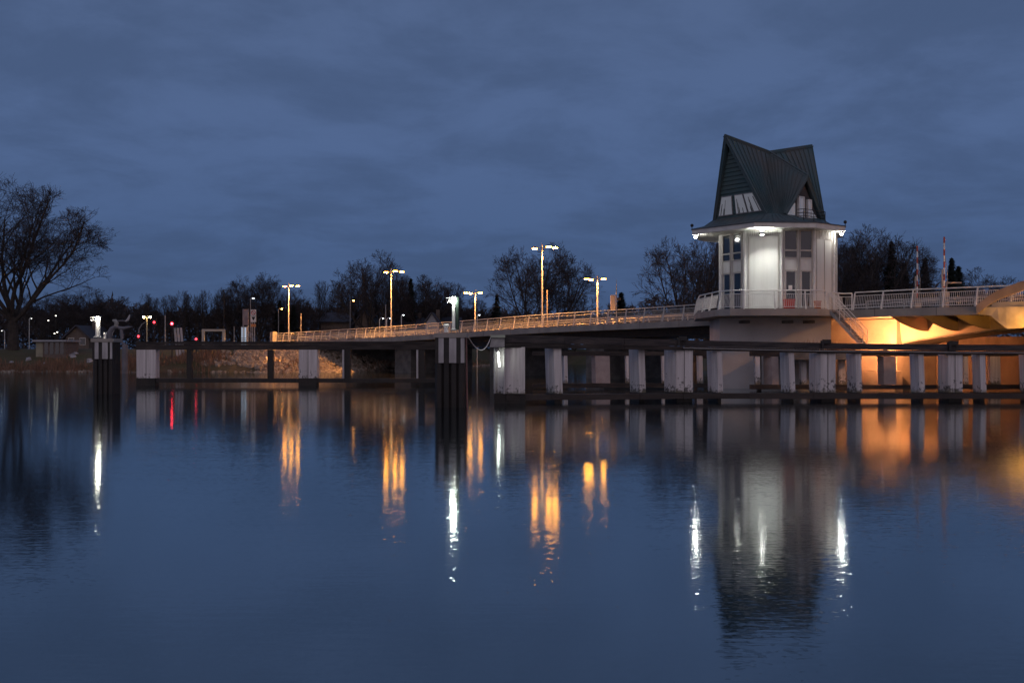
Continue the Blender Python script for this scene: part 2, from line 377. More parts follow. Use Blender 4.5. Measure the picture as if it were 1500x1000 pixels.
far_g = MB(); strip(far_g, WID-4.6, WID-4.3, -0.98, -0.43, -13, 9.9)
build('lift_span_girder', far_g, M_girder, br)
for s in (8.05, 6.05, 4.05, 2.05, 0.05, -1.95):       # curved cantilever brackets under the footway
    k = MB(); z = dz(s)-0.43; n = 12
    for i in range(n):
        f0, f1 = i/n, (i+1)/n
        o0 = 0.25+4.3*f0; o1 = 0.25+4.3*f1; hh = min(0.85, -arch(s)-0.55); d0 = 0.04+hh*sin(f0*pi/2)**0.9; d1 = 0.04+hh*sin(f1*pi/2)**0.9
        a, b = s-0.04, s+0.04
        k.hexa([bp(a, o0, z-d0), bp(b, o0, z-d0), bp(b, o1, z-d1), bp(a, o1, z-d1), bp(a, o0, z), bp(b, o0, z), bp(b, o1, z), bp(a, o1, z)])
    build('bracket', k, M_girder, br)
# piers
def pier(s0, s1, o0, o1, z0, z1, m):
    k = MB(); k.prism([bp(s0, o0).xy, bp(s0, o1).xy, bp(s1, o1).xy, bp(s1, o0).xy], z0, z1); return build('pier', k, m, br)
pier(9.92, 21.5, 4.1, WID-1, -1.5, 4.5, M_conc)
pier(-9, 9.9, 9.2, WID-1.2, -1.5, 3.35, mat('pit_wall', (0.16, 0.12, 0.10), (0.09, 0.07, 0.06), 1.2, 0.9, 0, 0.3, 5, (1, 1, 0.4)))
for s in (35.5, 49, 65, 79): pier(s, s+(3.2 if s > 60 else 2.2), 2.4, WID-2.4, -1.5, dz(s)-1.051, M_concd)
pier(90, 93.6, 0.3, WID-0.3, -0.5, 2.9, M_conc)
pier(-15.5, -12.5, 1.0, WID-1, -1.5, 4.2, M_conc)
led = MB(); led.prism([bp(9.5, 3.2).xy, bp(9.5, 4.09).xy, bp(20.5, 4.09).xy, bp(20.5, 3.2).xy], -1.5, 1.1); build('pier_footing', led, M_conc, br)
# swept wing that wraps the end of the lifting span
wg = MB(); wb_ = MB(); ws = [(2.5, -0.47, 0.05), (2.15, -0.47, 0.32), (1.8, -0.55, 0.58), (1.35, -0.95, 0.84), (0.9, -1.28, 1.02), (0.0, -1.22, 1.32), (-2, -1.15, 1.62), (-5, -1.1, 1.9), (-13, -1.0, 2.3)]
for (a, l0, u0), (b, l1, u1) in zip(ws, ws[1:]):
    za, zb = dz(a), dz(b)
    # lower skin below the edge beam
    wg.hexa([bp(a, -0.05, za+l0), bp(b, -0.05, zb+l1), bp(b, 0.9, zb+l1+0.05), bp(a, 0.9, za+l0+0.05), bp(a, -0.24, za-0.05), bp(b, -0.24, zb-0.05), bp(b, 0.24, zb-0.47), bp(a, 0.24, za-0.47)])
    # upper swept band rising over the railing
    wu = wb_
    wdt = 0.50
    wu.hexa([bp(a, -0.30, za+u0-wdt), bp(b, -0.30, zb+u1-wdt), bp(b, -0.08, zb+u1-wdt), bp(a, -0.08, za+u0-wdt), bp(a, -0.38, za+u0), bp(b, -0.38, zb+u1), bp(b, -0.10, zb+u1), bp(a, -0.10, za+u0)])
build('wing_fin', wb_, mat('fin_dimmed', (0.34, 0.27, 0.24), (0.25, 0.20, 0.18), 1.5, 0.6, 0, 0.2, 5), br)  # fin colour darkened to stand for the weaker light on this band
build('swept_wing', wg, mat('wing_paint', (0.55, 0.50, 0.43), (0.38, 0.34, 0.29), 1.6, 0.55, 0, 0.1, 4), br, smooth=False)
kb = MB(); strip(kb, -0.22, -0.055, -0.10, 0.22, -13, 1.7); build('wing_kerb', kb, M_conc, br)
abut = MB(); p = bp(93.2, -0.1); abut.prism([bp(92.9, -0.25).xy, bp(92.9, 0.35).xy, bp(93.7, 0.35).xy, bp(93.7, -0.25).xy], 2.6, dz(93)+1.35)
build('end_pillar', abut, M_conc, br)

# railings: posts lean inward, a round handrail, two thin rails and bars in between
def railing(label, pts, group, spacing=2.0, lean=0.22, H=1.12, inward=None, name='bridge_railing', big=False, close=None):
    """pts: list of (x,y,z) along the foot; inward: function(i)->unit vector"""
    P = [Vector(p) for p in pts]; cum = [0]
    for a, b in zip(P, P[1:]): cum.append(cum[-1]+(b-a).length)
    tot = cum[-1]; n = max(1, round(tot/spacing))
    def ev(t):
        for i in range(len(P)-1):
            if t <= cum[i+1]+1e-6 or i == len(P)-2:
                f = (t-cum[i])/(cum[i+1]-cum[i]); q = P[i].lerp(P[i+1], f); d = (P[i+1]-P[i]); d.z = 0; d.normalize(); return q, d
    def up(t, h, off=0.0):
        q, d = ev(t); inn = Vector((d.y, -d.x, 0))*inward
        return q+inn*(lean*h/H+off)+Vector((0, 0, h))
    root = thing(name, label, 'railing', P[0], 0, group)
    ms = M_white if big else M_rail
    step = [t for t in [tot*i/(n*2) for i in range(n*2+1)]]
    corners = sorted(set([round(t, 4) for t in step]+[round(c, 4) for c in cum]))
    build('handrail', MB().tube([up(t, H, 0.02) for t in corners], 0.045, 6), ms, root)
    rl = MB(); rl.tube([up(t, H-0.22) for t in corners], 0.02, 4); rl.tube([up(t, 0.12) for t in corners], 0.02, 4)
    build('rail', rl, ms, root)
    for i in range(n+1):
        t = tot*i/n; q, d = ev(t); w = 0.035; k = MB()
        inn = Vector((d.y, -d.x, 0))*inward
        for_h = [(-0.02, 0), (H, lean)]
        bt, tp = [], []
        for sgn, dep in ((-1, -0.06), (1, -0.06), (1, 0.06), (-1, 0.06)):
            bt.append(q+d*w*sgn+inn*dep+Vector((0, 0, -0.03))); tp.append(q+d*w*sgn+inn*(dep*0.6+lean)+Vector((0, 0, H-0.03)))
        k.hexa(bt+tp); build('post', k, ms, root)
    for i in range(n):
        a, b = tot*i/n, tot*(i+1)/n; k = MB(); m = max(4, int((b-a)/0.115))
        for j in range(1, m):
            t = a+(b-a)*j/m; k.tube([up(t, 0.12), up(t, H-0.22)], 0.013 if big else 0.010, 3, cap=False)
        build('bar_panel', k, ms, root)
    return root
def edge(s0, s1, o=0.08):
    m = int(abs(s1-s0)/4)+2
    return [tuple(bp(s0+(s1-s0)*i/(m-1), o, dz(s0+(s1-s0)*i/(m-1))+0.02)) for i in range(m)]
railing('long grey railing climbing along the near edge of the bridge left of the tower', edge(92.8, 22.8), 'railings of the bridge', inward=-1)
railing('pale railing on the near bridge edge between the tower and the swept wing', edge(10.6, -13), 'railings of the bridge', inward=-1, big=True)
railing('far side railing of the bridge seen between the bars of the nearer one', edge(92.5, -12.5, WID-0.1), 'railings of the bridge', inward=1, spacing=2.4)

def barrier(label, o, s0, s1):
    root = thing('crash_barrier', label, 'crash barrier', bp(s0, o, dz(s0)), 0, 'crash barriers on the bridge')
    k = MB(); ss2 = [s0+(s1-s0)*i/24 for i in range(25)]
    for a, b in zip(ss2, ss2[1:]):
        za, zb = dz(a), dz(b)
        for h0, h1 in ((0.42, 0.52), (0.60, 0.72)):
            k.hexa([bp(a, o, za+h0), bp(b, o, zb+h0), bp(b, o+0.06, zb+h0), bp(a, o+0.06, za+h0), bp(a, o, za+h1), bp(b, o, zb+h1), bp(b, o+0.06, zb+h1), bp(a, o+0.06, za+h1)])
    build('guard_rail', k, M_grey, root)
    n = int(abs(s1-s0)/2.4)
    for i in range(n+1):
        s = s0+(s1-s0)*i/n; z = dz(s); q = MB(); q.prism([bp(s-0.05, o+0.07).xy, bp(s+0.05, o+0.07).xy, bp(s+0.05, o+0.19).xy, bp(s-0.05, o+0.19).xy], z-0.12, z+0.66)
        build('post', q, M_grey, root)
barrier('low crash barrier beside the near lane left of the tower', 2.2, 91, 24)
barrier('low lit crash barrier beside the near lane right of the tower', 2.2, 11, -12.5)

# ------------------------------------------------------------------ street lamps on the bridge
def make_lamp(h, label, group, arms, gl=G_sodium, name='street_lamp'):
    r = thing(name, label, 'street lamp', (0, 0, 0), 0, group)
    build('pole', MB().tube([(0, 0, 0), (0, 0, 0.9), (0, 0, h+0.35)], [0.10, 0.085, 0.05], 10), M_rail, r, world=False)
    build('base_box', MB().box(-0.16, 0.16, -0.16, 0.16, 0, 0.28), M_grey, r, world=False)
    for ax, ay in arms:
        L = math.hypot(ax, ay)
        build('arm', MB().tube([(0, 0, h), (ax*0.75, ay*0.75, h+0.03)], 0.035, 6), M_grey, r, world=False)
        hd = MB(); c = Vector((ax, ay, h)); 
        hd.lathe((ax, ay, h+0.02), [(0.24, 0.0), (0.27, 0.03), (0.22, 0.09), (0.08, 0.13)], 12)
        ho = build('lamp_head', hd, M_dark, r, world=False)
        ln = MB(); ln._lathe((ax, ay, h), [(0.195, 0.0), (0.195, -0.07), (0.225, -0.06), (0.23, 0.015)], 12)
        lo = build('lens', ln, gl, ho, world=False)
        ln = MB(); ln.lathe((ax, ay, h-0.006), [(0.17, 0.0), (0.17, 0.012)], 12); build('light_disc', ln, G_sodium_down, ho, world=False)
    return r
arms = [(1.15, -0.05), (0.55, -0.95), (-0.62, 0.55)]
ltall = make_lamp(7.05, 'highest three-headed sodium street lamp, in front of the broad lone bare tree', 'three-headed street lamps on the bridge', arms)
def setl(o, p, label=None, rz=0):
    o.location = p; o.rotation_euler = (0, 0, rz)
    if label: o['label'] = label
    return o
def lamp_pos(x, o):                                    # where a column meets a line running at offset o along the bridge
    t = (x-CX)/F_PX; s = (P0[0]+0.776*o-t*(P0[1]+0.631*o))/(0.631+t*0.776); return bp(s, o, dz(s)), s
p, _ = lamp_pos(794, 0.6); setl(ltall, p)
p, _ = lamp_pos(573, 0.6); setl(copy_tree(ltall), p, 'tall three-headed sodium street lamp in the middle of the left half of the bridge')
setl(copy_tree(ltall), bp(-8, 0.6, dz(-8)), 'tall three-headed sodium street lamp beyond the right end of the picture')
p, _ = lamp_pos(423, 0.6); setl(copy_tree(ltall), p, 'tall three-headed sodium street lamp nearest the left end of the bridge')
lshort = make_lamp(5.25, 'shorter three-headed sodium street lamp on the far side, right of the broad bare tree', 'three-headed street lamps on the bridge', [(0.6, -0.2), (-0.57, 0.95), (-1.05, 0.05)])
p, _ = lamp_pos(875, WID-0.7); setl(lshort, p)
p, _ = lamp_pos(696, WID-0.7); setl(copy_tree(lshort), p, 'shorter three-headed sodium street lamp on the far side, just right of the big mooring post')

# pole with signal box, barrier booms, sign post
p, s = lamp_pos(903, WID-1.2)
r = thing('signal_mast', 'slim mast with an orange-lit box and camera above the bridge railing', 'signal mast', p)
build('pole', MB().tube([(0, 0, 0), (0, 0, 4.3)], 0.05, 8), M_grey, r, world=False)
build('signal_box', MB().box(-0.55, -0.1, -0.15, 0.15, 2.0, 3.4), M_girder, r, world=False)
build('camera', MB().box(0.06, 0.42, -0.12, 0.12, 2.9, 3.15), M_dark, r, world=False)
build('antenna', MB().tube([(0, 0, 4.3), (0, 0, 4.9)], 0.02, 5), M_grey, r, world=False)
p, s = lamp_pos(801.5, 1.4)
r = thing('sign_post', 'slim rusty sign post standing close beside the tallest street lamp', 'post', p)
build('pole', MB().tube([(0, 0, 0), (0, 0, 3.4)], 0.05, 8), M_girder, r, world=False)
build('sign_plate', MB().box(-0.52, -0.40, -0.04, 0.3, 0.6, 2.4), M_girder, r, world=False)
def boom(x, o, topy, label):
    p, s = lamp_pos(x, o); H = CAM_Z+(HY-topy)*p.y/F_PX-p.z
    r = thing('barrier_boom', label, 'road barrier', p, 0, 'raised road barriers on the bridge')
    build('housing', MB().box(-0.22, 0.22, -0.2, 0.2, 0, 1.05), M_girder, r, world=False)
    n = 9
    wh, rd = MB(), MB()
    for i in range(n):
        (wh if i % 2 else rd).box(-0.045, 0.045, -0.03, 0.03, 1.05+(H-1.05)*i/n, 1.05+(H-1.05)*(i+1)/n)
    b = build('boom', wh, M_white, r, world=False); build('red_band', rd, mat('red_band', (0.5, 0.12, 0.09)), b, world=False)
    build('stay_cable', MB().tube([(0.05, 0, H*0.72), (0.20, 0, H*0.5), (0.16, 0, 0.9)], 0.022, 4), M_girder, r, world=False)
    build('support_column', MB().tube([(-0.12, 0, 0), (-0.12, 0, H*0.55)], 0.05, 6), M_girder, r, world=False)
boom(1383, 3.2, 347, 'upright red and white barrier boom, the taller right one of the pair')
boom(1343.5, 8.5, 360, 'upright red and white barrier boom, the lower left one of the pair')
p, s = lamp_pos(1386, 4.2)
r = thing('sign_gantry', 'post with a short horizontal arm lit orange beside the right barrier boom', 'gantry', p)
build('pole', MB().tube([(0, 0, 0), (0, 0, zt(414, p.y)-p.z)], 0.04, 6), M_girder, r, world=False)
build('arm', MB().box(0, 0.95, -0.04, 0.04, zt(414, p.y)-p.z-0.05, zt(414, p.y)-p.z+0.04), M_girder, r, world=False)
p, s = lamp_pos(1481, 3.4)
r = thing('warning_sign', 'small white triangular warning sign on the bridge near the swept wing', 'sign', p)
build('pole', MB().tube([(0, 0, 0), (0, 0, 0.75)], 0.025, 6), M_grey, r, world=False)
tr = MB(); tr.v = [(-0.2, -0.03, 0.62), (0.2, -0.03, 0.62), (0, -0.03, 1.0), (-0.2, 0, 0.62), (0.2, 0, 0.62), (0, 0, 1.0)]; tr.f = [(0, 1, 2), (5, 4, 3), (0, 3, 4, 1), (1, 4, 5, 2), (2, 5, 3, 0)]
build('plate', tr, M_white, r, world=False)

# floodlights under the deck
G_floodball = glow('flood_bulb', (1.0, 0.36, 0.07), 12)
def flood(p, gl, label, tgt, bulb=True, hood=0.26):
    r = thing('floodlight', label, 'floodlight', p, 0)
    d = (Vector(tgt)-Vector(p)).normalized(); c = Vector(p)
    build('housing', MB().tube([c-d*0.22, c-d*0.02, c+d*hood], [0.13, 0.19, 0.20], 12, cap=False), M_dark, r); build('back_cap', MB().tube([c-d*0.24, c-d*0.2], [0.10, 0.13], 12), M_dark, r)
    if bulb: build('bulb', MB().ball(tuple(c+d*0.04), 0.12, 10), G_floodball, r)
    build('reflector_disc', MB().tube([c+d*0.09, c+d*0.11], 0.17, 12), gl, r)
    build('stand', MB().tube([c-d*0.1, (c.x-d.x*0.1, c.y-d.y*0.1, c.z-0.9)], 0.035, 6), M_dark, r)
flood(tuple(bp(8.9, 0.9, 2.60)), G_flood, 'orange floodlight just above the fender timber, lighting the bridge pier', bp(9.7, 4.4, 3.5), False)
flood(tuple(bp(-1.0, -1.1, 2.9)), G_floody, 'yellow floodlight under the right end of the bridge, lighting the swept wing', bp(0.4, 0.1, 4.1), False)

flood((at(402, 113.5), 113.5, 2.92), glow('added_flood_lens', (1.0, 0.42, 0.12), 1500), 'added hidden orange floodlight by the left end of the bridge, brightening the stones', (at(398, 112.6), 112.6, 0.2), False, 0.40)  # extra lamp added out of sight to brighten the stones

# ------------------------------------------------------------------ bridge control tower
TO = (16.86, 65.2)
A2 = (-0.788, -0.616); B2 = (0.616, -0.788)
def T(p_, q_, z): return Vector((TO[0]+A2[0]*p_+B2[0]*q_, TO[1]+A2[1]*p_+B2[1]*q_, z))
tw = thing('control_tower', 'white panelled bridge control tower with a pointed dark copper roof', 'tower', (TO[0], TO[1], 0))
ZP = 4.97; ZS = 9.92
# base
bs = MB(); bs.prism([(13.35, 64.0), (20.5, 64.0), (21.2, 66.2), (19.5, 70.5), (14.0, 70.5)], -1.5, 4.55); build('base', bs, mat('tower_base_concrete', (0.62, 0.63, 0.66), (0.50, 0.50, 0.52), 0.5, 0.85, 0, 0.2, 5), tw)
fx = MB()
for x in (1089, 1152, 1183):
    c = at(x, 63.9); fx.box(c-0.28, c+0.28, 63.3, 63.997, 4.18, 4.36); fx.box(c-0.12, c+0.12, 62.9, 63.3, 4.22, 4.36)
build('platform_bracket', fx, M_concd, tw)
# platform
PLAT = [(13.2, 72.2), (12.30, 66.5), (12.55, 61.4), (13.2, 60.25), (14.4, 60.0), (18.4, 60.0), (19.5, 60.9), (20.2, 62.2), (21.3, 63.7), (19.0, 68.0)]
pf = MB(); pf.prism(PLAT, 4.56, ZP); build('platform', pf, M_conc, tw)
tp = MB(); tp.prism([(x*0.97+TO[0]*0.03, y*0.97+66*0.03) for x, y in PLAT], ZP, ZP+0.02); build('platform_paving', tp, M_concd, tw)
rl = [(PLAT[0][0], PLAT[0][1]), PLAT[1], PLAT[2], PLAT[3], PLAT[4], PLAT[5], (19.3, 60.75)]
railing('white railing around the tower platform left of and in front of the tower', [(x, y, ZP) for x, y in rl], 'railings of the bridge', spacing=1.95, lean=0.2, inward=-1, name='platform_railing', big=True)
railing('short white railing linking the tower platform to the bridge above the stairs', [(20.15, 62.2, ZP), (21.2, 63.6, ZP), tuple(bp(10.7, 0.08, ZP))], 'railings of the bridge', spacing=1.1, lean=0.15, inward=-1, name='platform_railing', big=True)
# body
BC = (17.3, 65.2); BR = 3.8
ang = [-82, -45, -10, 22, 53, 84, 118, 156, 196, 236]
BV = [(BC[0]+BR*sin(radians(a)), BC[1]-BR*cos(radians(a))) for a in ang]
# walk the corners so that 'outward' is to the right of P->Q
core = MB(); core.prism(BV, ZP, ZS+0.05); build('wall', core, M_panel, tw)
def face(i): return BV[i], BV[i+1]
def flen(i): P, Q = face(i); return math.hypot(Q[0]-P[0], Q[1]-P[1])
cp = MB()
for v in BV: cp.tube([(v[0], v[1], ZP+0.02), (v[0], v[1], ZS)], 0.10, 8)
build('corner_pipe', cp, M_white, tw)
def window_strip(i, u0, u1, note=False):
    P, Q = face(i)
    fr = MB(); w = 0.07
    for a, b in ((u0, u0+w), (u1-w, u1)): fr.wall(P, Q, a, b, ZP+0.03, ZS-0.02, 0.0, 0.07)
    for z0, z1 in ((ZS-0.10, ZS-0.02), (ZS-1.34, ZS-1.24), (ZS-1.80, ZS-1.72), (ZS-2.60, ZS-2.50), (ZP+0.03, ZP+0.14)): fr.wall(P, Q, u0+w, u1-w, z0, z1, 0.0, 0.068)
    f = build('window_frame', fr, M_trim, tw)
    g = MB(); g.wall(P, Q, u0+w, u1-w, ZS-1.24, ZS-0.10, 0.0, 0.012); build('pane', g, M_glassd, f)
    g = MB(); g.wall(P, Q, u0+w, u1-w, ZS-1.72, ZS-1.34, 0.0, 0.012); build('pane', g, M_glassd, f)
    g = MB(); g.wall(P, Q, u0+w, u1-w, ZS-2.50, ZS-1.80, 0.0, 0.03); build('spandrel', g, M_panel, f)
    g = MB(); g.wall(P, Q, u0+w+0.12, u1-w-0.1, ZP+0.14, ZS-2.60, 0.0, 0.03); build('door_glass', g, M_glassd, f)
    if note:
        m_ = (u0+u1)/2; g = MB(); g.wall(P, Q, m_-0.14, m_+0.1, ZP+1.25, ZP+1.5, 0.031, 0.04); build('notice', g, M_white, f)
L0 = flen(0); window_strip(0, 0.25, 1.1); window_strip(0, 1.25, L0-0.22)
L2 = flen(2); window_strip(2, 0.12, 1.02, True); window_strip(2, 1.12, L2-0.12)
L4 = flen(4); window_strip(4, 0.25, 1.1); window_strip(4, 1.2, L4-0.2)
P, Q = face(1); L1 = flen(1); k = MB()
k.wall(P, Q, 0.30, L1-0.22, ZP+0.05, ZS-0.42, 0.0, 0.05); build('blank_panel', k, M_panel, tw)
k = MB()
for a, b, z0, z1 in ((0.24, 0.30, ZP, ZS-0.36), (L1-0.22, L1-0.16, ZP, ZS-0.36), (0.24, L1-0.16, ZS-0.36, ZS-0.32)): k.wall(P, Q, a, b, z0+0.03, z1, 0.0, 0.085)
build('panel_trim', k, M_trim, tw)
k = MB(); u = 0.2
while u < L1-0.15: k.wall(P, Q, u, u+0.03, ZS-0.30, ZS, 0.0, 0.03); u += 0.14
build('ribbing', k, M_trim, tw)
P, Q = face(3); L3 = flen(3); k = MB(); u = 0.2
while u < L3-0.2: k.wall(P, Q, u, u+0.03, ZS-0.50, ZS, 0.0, 0.03); u += 0.16
build('ribbing', k, M_trim, tw)
k = MB()
for u in (0.2, L3/2, L3-0.22): k.wall(P, Q, u, u+0.05, ZP+0.03, ZS-0.51, 0.0, 0.03)
k.wall(P, Q, 0.2, L3-0.17, ZS-0.55, ZS-0.51, 0.0, 0.032)
build('panel_trim', k, M_trim, tw)
# eaves
EV = [T(4.75, -2.45, 0), T(4.65, 2.45, 0), T(1.55, 4.65, 0), T(-1.5, 4.65, 0), T(-4.5, 2.45, 0), T(-4.5, -2.45, 0), T(-1.5, -4.65, 0), T(1.55, -4.65, 0)]
k = MB(); k.prism([v.xy for v in EV], ZS, ZS+0.29); build('eaves', k, M_panel, tw)
k = MB(); k.prism([(TO[0]+(v.x-TO[0])*1.012, TO[1]+(v.y-TO[1])*1.012) for v in EV], ZS+0.291, ZS+0.335); build('gutter', k, mat('gutter_metal', (0.10, 0.11, 0.13)), tw)
# flared skirt
ZE = ZS+0.338; ZB = 10.95
RING = [T(3.05, -2.1, ZB), T(3.05, 2.1, ZB), T(1.95, 2.55, ZB), T(-1.95, 2.55, ZB), T(-3.05, 2.1, ZB), T(-3.05, -2.1, ZB), T(-1.95, -2.55, ZB), T(1.95, -2.55, ZB)]
k = MB(); n = 8
MID = [Vector(((RING[i].x*0.55+EV[i].x*0.45), (RING[i].y*0.55+EV[i].y*0.45), ZE+0.22)) for i in range(n)]
E3 = [Vector((v.x, v.y, ZE)) for v in EV]
for i in range(n):
    j = (i+1) % n
    k.quad(E3[i], E3[j], MID[j], MID[i]); k.quad(MID[i], MID[j], RING[j], RING[i])
b0 = len(k.v); k.v += [tuple(v) for v in RING]; k.f.append(tuple(b0+i for i in range(n)))
build('roof_skirt', k, M_copper, tw)
k = MB()
for i in range(n):
    j = (i+1) % n; m_ = max(2, int((E3[i]-E3[j]).length/0.55))
    for a in range(m_+1):
        f = a/m_; k.tube([E3[i].lerp(E3[j], f), MID[i].lerp(MID[j], f), RING[i].lerp(RING[j], f)], 0.02, 4)
build('skirt_seam', k, M_copper, tw)
# steep gables
S = T(0, 0, 15.45)
LA = T(4.45, 0, 15.95); RA = T(-4.6, 0, 16.45); D1 = T(0, 2.95, 13.5); D2 = T(0, -2.95, 13.5)
rf = MB(); sm = MB()
def roofq(pts, ra, rb, ea, eb):
    nrm = (Vector(pts[1])-Vector(pts[0])).cross(Vector(pts[2])-Vector(pts[0]))
    c = sum((Vector(p) for p in pts), Vector())/len(pts)
    outw = c-Vector((TO[0], TO[1], 12.0))
    if nrm.dot(outw) < 0: pts = list(reversed(pts))
    rf.slab(pts, 0.16)
    m_ = 9
    for a in range(m_+1):
        f = a/m_; P_, Q_ = ra.lerp(rb, f), ea.lerp(eb, f); nn = (rb-ra).cross(ea-ra).normalized()
        if nn.dot(outw) < 0: nn = -nn
        sm.tube([P_+nn*0.02, Q_+nn*0.02], 0.032 if 0 < a < m_ else 0.045, 4)
for sg in (1, -1):
    for ap, sp_ in ((LA, 1), (RA, -1)):
        eav = T(3.05*sp_, 2.12*sg, ZB-0.05); val = T(1.98*sp_, 2.3*sg, ZB-0.02)
        roofq([S, ap, eav], S, ap, val, eav); roofq([S, eav, val], S, S, val, eav)
    dm = D1 if sg > 0 else D2
    for sp_ in (1, -1):
        val = T(1.98*sp_, 2.3*sg, ZB-0.02); eb = T(1.98*sp_, 2.75*sg, ZB)
        roofq([S, dm, eb, val], S, dm, val, eb)
build('roof', rf, M_copper, tw); build('roof_seam', sm, M_copper, tw)
k = MB()
for a, b in ((S, LA), (S, RA), (S, D1), (S, D2)): k.tube([a+Vector((0, 0, 0.02)), b+Vector((0, 0, 0.02))], 0.06, 6)
build('ridge_cap', k, M_copper, tw)
# gable walls
def gable(apex, base_l, base_r, back, label):
    """a triangular wall set back under the roof edge; clapboards as proud slats"""
    up = (apex-(base_l+base_r)/2); w = (base_r-base_l)
    k = MB(); k.slab([base_l, base_r, apex], 0.1); g = build('gable_wall', k, M_siding, tw)
    nrm = (base_r-base_l).cross(apex-base_l).normalized()
    s_ = MB(); m_ = 17
    for i in range(m_):
        f0 = 0.0+i/m_; f1 = f0+0.8/m_
        if f1 > 0.97: break
        a0 = base_l.lerp(apex, f0); b0_ = base_r.lerp(apex, f0); a1 = base_l.lerp(apex, f1); b1 = base_r.lerp(apex, f1)
        s_.hexa([a0+nrm*0.06, b0_+nrm*0.06, b0_, a0, a1+nrm*0.015, b1+nrm*0.015, b1, a1])
    build('siding', s_, M_siding, g)
    return g, nrm
def gpt(apex, bl, br, u, f): return bl.lerp(apex, f).lerp(br.lerp(apex, f), u)
for sp_, tz, tpq in ((1, 15.3, 3.95), (-1, 15.7, 3.95)):
    ap = T(tpq*sp_, 0, tz); l = T(2.95*sp_, -2.0*sp_, ZB); r_ = T(2.95*sp_, 2.0*sp_, ZB)
    g, nn = gable(ap, l, r_, None, '')
    # window band
    def wpt(u, h):             # u 0..1 across the wall at height h above the foot
        f = h/(tz-ZB); return gpt(ap, l, r_, u, f)
    for u0, u1 in ((0.06, 0.37), (0.44, 0.68), (0.70, 0.97)):
        h0, h1 = 0.18, 1.40
        fr = MB(); q = [wpt(u0, h0), wpt(u1, h0), wpt(u1, h1), wpt(u0, h1)]
        fr.hexa([q[0]+nn*0.10, q[1]+nn*0.10, q[1], q[0], q[3]+nn*0.10, q[2]+nn*0.10, q[2], q[3]]); f_ = build('window_frame', fr, M_grey, tw)
        c = sum(q, Vector())/4; qq = [c+(v-c)*0.90 for v in q]
        pn = MB(); pn.hexa([qq[0]+nn*0.112, qq[1]+nn*0.112, qq[1]+nn*0.09, qq[0]+nn*0.09, qq[3]+nn*0.112, qq[2]+nn*0.112, qq[2]+nn*0.09, qq[3]+nn*0.09]); build('pane', pn, G_room, f_)
        rnd = random.Random(int(u0*100)+sp_); bl = MB()
        for _ in range(5):
            u = rnd.uniform(0.08, 0.88); hh = rnd.uniform(0.25, 0.95); ww = rnd.uniform(0.02, 0.07)
            a, b = qq[0].lerp(qq[1], u), qq[0].lerp(qq[1], u+ww); c_, d_ = qq[3].lerp(qq[2], u), qq[3].lerp(qq[2], u+ww)
            bl.hexa([a+nn*0.122, b+nn*0.122, b+nn*0.113, a+nn*0.113, a.lerp(c_, hh)+nn*0.122, b.lerp(d_, hh)+nn*0.122, b.lerp(d_, hh)+nn*0.113, a.lerp(c_, hh)+nn*0.113])
        build('window_blind', bl, M_dark, f_)
for sg in (1, -1):
    ap = T(0, 2.62*sg, 13.1); l = T(1.85*sg, 2.55*sg, ZB-0.25); r_ = T(-1.85*sg, 2.55*sg, ZB-0.25)
    k = MB(); k.slab([l, r_, ap], 0.1); g = build('gable_wall', k, mat('brown_gable', (0.07, 0.06, 0.06), (0.05, 0.045, 0.05), 2), tw)
    nn = (r_-l).cross(ap-l).normalized(); ux = (r_-l).normalized(); c0 = (l+r_)/2
    def box3(mb, u0, u1, z0, z1, o0, o1):
        g_ = lambda u, o, z: Vector((c0.x+ux.x*u+nn.x*o, c0.y+ux.y*u+nn.y*o, z))
        mb.hexa([g_(u0, o1, z0), g_(u1, o1, z0), g_(u1, o0, z0), g_(u0, o0, z0), g_(u0, o1, z1), g_(u1, o1, z1), g_(u1, o0, z1), g_(u0, o0, z1)])
    for u0, u1, z0, z1 in ((-0.62, -0.02, ZB-0.42, ZB+1.22), (0.32, 0.74, ZB-0.42, ZB+1.1)):
        k = MB(); t_ = 0.07
        box3(k, u0, u0+t_, z0, z1, 0.02, 0.2); box3(k, u1-t_, u1, z0, z1, 0.02, 0.2); box3(k, u0+t_, u1-t_, z1-t_, z1, 0.02, 0.2); box3(k, u0+t_, u1-t_, z0, z0+t_, 0.02, 0.2)
        box3(k, u0+t_, u1-t_, z0+0.62, z0+0.67, 0.02, 0.17)
        f_ = build('balcony_door', k, M_white, tw)
        k = MB(); box3(k, u0+t_, u1-t_, z0+t_, z1-t_, 0.02, 0.13); build('pane', k, glow('dim_pane', (0.42, 0.55, 0.75), 0.085), f_)
    for a, b in ((-1.62, -0.78), (0.86, 1.5)):
        h = 0.85 if a < 0 else 0.6
        v0 = c0+ux*a+nn*0.03; v1 = c0+ux*b+nn*0.03; v2 = v1.copy() if a < 0 else v0.copy()
        v0.z = v1.z = ZB+0.0; v2.z = ZB+h
        k = MB(); k.slab([v0, v1, v2], 0.03); build('corner_window', k, G_room, tw)
    rb = MB()
    for h in (ZB+0.32, ZB+0.10, ZB-0.10):
        pts = [c0+ux*u+nn*o for u, o in ((-0.95, 0.3), (-0.9, 0.75), (1.35, 0.75), (1.4, 0.3))]
        rb.tube([(v.x, v.y, h) for v in pts], 0.022, 5)
    for u in (-0.9, 0.15, 1.35):
        v = c0+ux*u+nn*0.75; rb.tube([(v.x, v.y, ZE+0.05), (v.x, v.y, ZB+0.32)], 0.025, 5)
    build('balcony_rail', rb, M_dark, tw)
